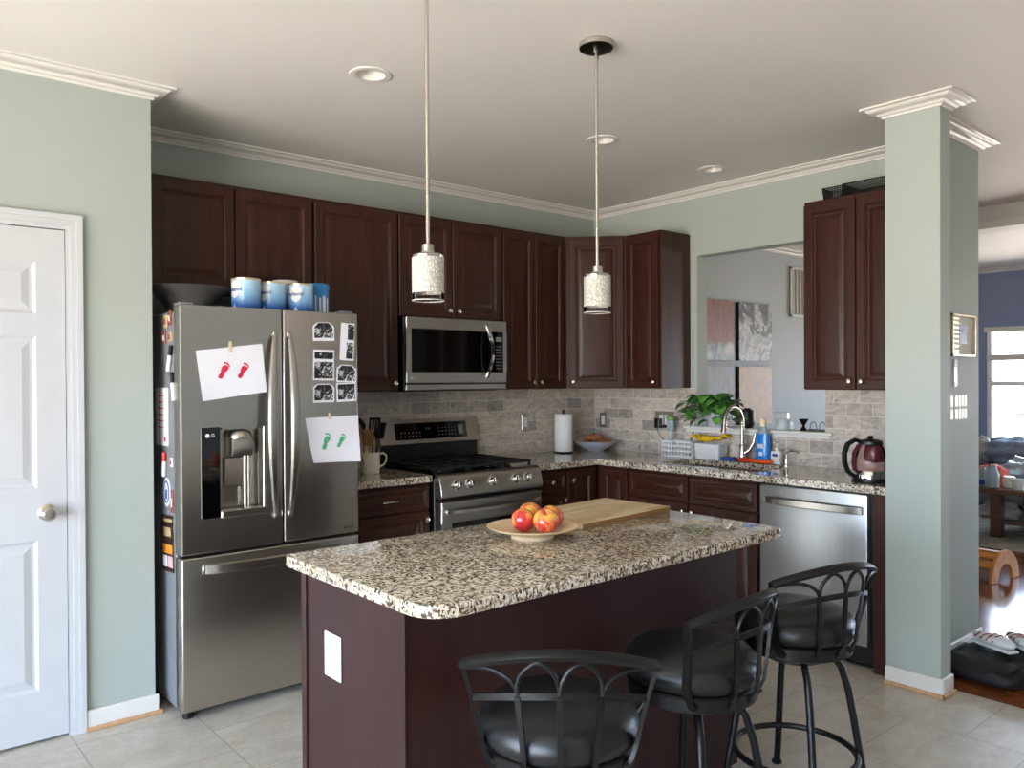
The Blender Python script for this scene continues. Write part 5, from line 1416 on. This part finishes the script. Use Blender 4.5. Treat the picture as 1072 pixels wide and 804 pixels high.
MB().box(.15, .40, -1.15, .85, .40, .76, .08, 4).build('sofa_back', M['greyfab'], co, smooth=40)
for y0, y1 in ((.66, .86), (-1.16, -.96)): MB().box(-.42, .40, y0, y1, .40, .60, .07, 4).build('sofa_arm', M['greyfab'], co, smooth=40)
for k in range(2): MB().box(-.43, .17, -.95+k*.8, -.16+k*.8, .40, .52, .05, 3).build('seat_cushion', M['greyfab'], co, smooth=40)
lump('throw_blanket', 'blue throw blanket heaped on the sofa', 'blanket', (5.27, -1.30, .525), (.20, .36, .17), M['bluefab'], 0, 12)
lump('pale_cushion', 'pale grey cushion on the sofa beside the window', 'cushion', (5.26, -.94, .524), (.13, .12, .17), M['offfab'], .3, 15)
# bent-wood arch stool on the hardwood
sl = thing('arch_step_stool', 'honey wood arch-sided child step stool on the hardwood', 'stool', (1.87, -2.10, 0), R(84))
for x in (-.17, .15):
    pts = []
    n = 20
    for i in range(n+1): pts.append((.21*math.cos(PI-PI*i/n), .22*math.sin(PI*i/n)))
    for i in range(n+1): pts.append((.11*math.cos(PI*i/n), .12*math.sin(PI*i/n)))
    MB().prism(pts, x, x+.024, 'x', .003).build('arch_side', M['toywood'], sl, smooth=30)
for a in (40, 65, 90, 115, 140):
    c_, s_ = math.cos(R(a)), math.sin(R(a)); Mx = Matrix.Rotation(R(a-90), 4, 'X')
    MB().box(-.146, .15, -.03, .03, .185, .202, .003, M=Mx).build('slat', M['toywood'], sl, smooth=0)

# ------------------------------------------------------------------ daylight, camera
wd = bpy.data.worlds.new('daylight'); S.world = wd; wd.use_nodes = True
nt_ = wd.node_tree; bgn = nt_.nodes['Background']
tc_ = nt_.nodes.new('ShaderNodeTexCoord'); sx_ = nt_.nodes.new('ShaderNodeSeparateXYZ'); mr_ = nt_.nodes.new('ShaderNodeMapRange'); cr_ = nt_.nodes.new('ShaderNodeValToRGB')
nt_.links.new(tc_.outputs['Generated'], sx_.inputs[0]); nt_.links.new(sx_.outputs['Z'], mr_.inputs[0])
mr_.inputs[1].default_value = -1; mr_.inputs[2].default_value = 1; nt_.links.new(mr_.outputs[0], cr_.inputs[0])
e_ = cr_.color_ramp.elements; e_[0].position = .47; e_[0].color = (1.10, .98, .85, 1); e_[1].position = .53; e_[1].color = (.88, 1.10, 1.38, 1)
nt_.links.new(cr_.outputs[0], bgn.inputs[0]); bgn.inputs[1].default_value = 16
def area(name, loc, rot, sx, sy, power, col, spread=180):
    l = bpy.data.lights.new(name, 'AREA'); l.shape = 'RECTANGLE'; l.size = sx; l.size_y = sy; l.energy = power; l.color = col; l.spread = R(spread)
    o = bpy.data.objects.new(name, l); COL.objects.link(o); o.location = loc; o.rotation_euler = rot; return o
def portal(name, loc, rot, sx, sy):
    o = area(name, loc, rot, sx, sy, 1, (1, 1, 1)); o.data.cycles.is_portal = True
portal('patio_door_portal', (XW-.10, (GY0+GY1)/2, GZ/2), (0, -PI/2, 0), GZ, GY1-GY0)
portal('window_portal', (XE+.11, (WY0+WY1)/2, (WZ0+WZ1)/2), (0, PI/2, 0), WZ1-WZ0, WY1-WY0)
portal('window_portal', (XE+.11, (VY0+VY1)/2, (WZ0+WZ1)/2), (0, PI/2, 0), WZ1-WZ0, VY1-VY0)  # portal of the added out-of-view window

sl_ = bpy.data.lights.new('low_sun', 'SUN'); sl_.energy = 7; sl_.angle = R(.12); sl_.color = (1, .95, .86)
so_ = bpy.data.objects.new('low_sun', sl_); COL.objects.link(so_); so_.rotation_euler = Vector((0, 1, -.1)).to_track_quat('-Z', 'Y').to_euler(); so_.location = (0, YS-3, 3)
cam = bpy.data.cameras.new('camera'); co = bpy.data.objects.new('camera', cam); COL.objects.link(co); S.camera = co
cam.sensor_width = 36; cam.sensor_fit = 'HORIZONTAL'; cam.lens = 839.0/1072*36; cam.clip_start = .05
yw, pt_, rl = R(49.5421), R(-.3856), R(-.2976)
F = Vector((math.cos(yw)*math.cos(pt_), math.sin(yw)*math.cos(pt_), math.sin(pt_)))
Rt = Vector((math.sin(yw), -math.cos(yw), 0)); Up = Rt.cross(F)
R2 = Rt*math.cos(rl)+Up*math.sin(rl); U2 = Up*math.cos(rl)-Rt*math.sin(rl)
Mc = Matrix((R2, U2, -F)).transposed().to_4x4(); Mc.translation = Vector((-4.537, -4.3332, 1.4636)); co.matrix_world = Mc
S.view_settings.view_transform = 'Standard'; S.view_settings.look = 'None'; S.view_settings.gamma = 1; S.view_settings.use_curve_mapping = False
S.view_settings.exposure = 0.12
S.cycles.use_denoising = True
S.cycles.max_bounces = 12; S.cycles.diffuse_bounces = 8; S.cycles.transparent_max_bounces = 12
S.cycles.sample_clamp_indirect = 8
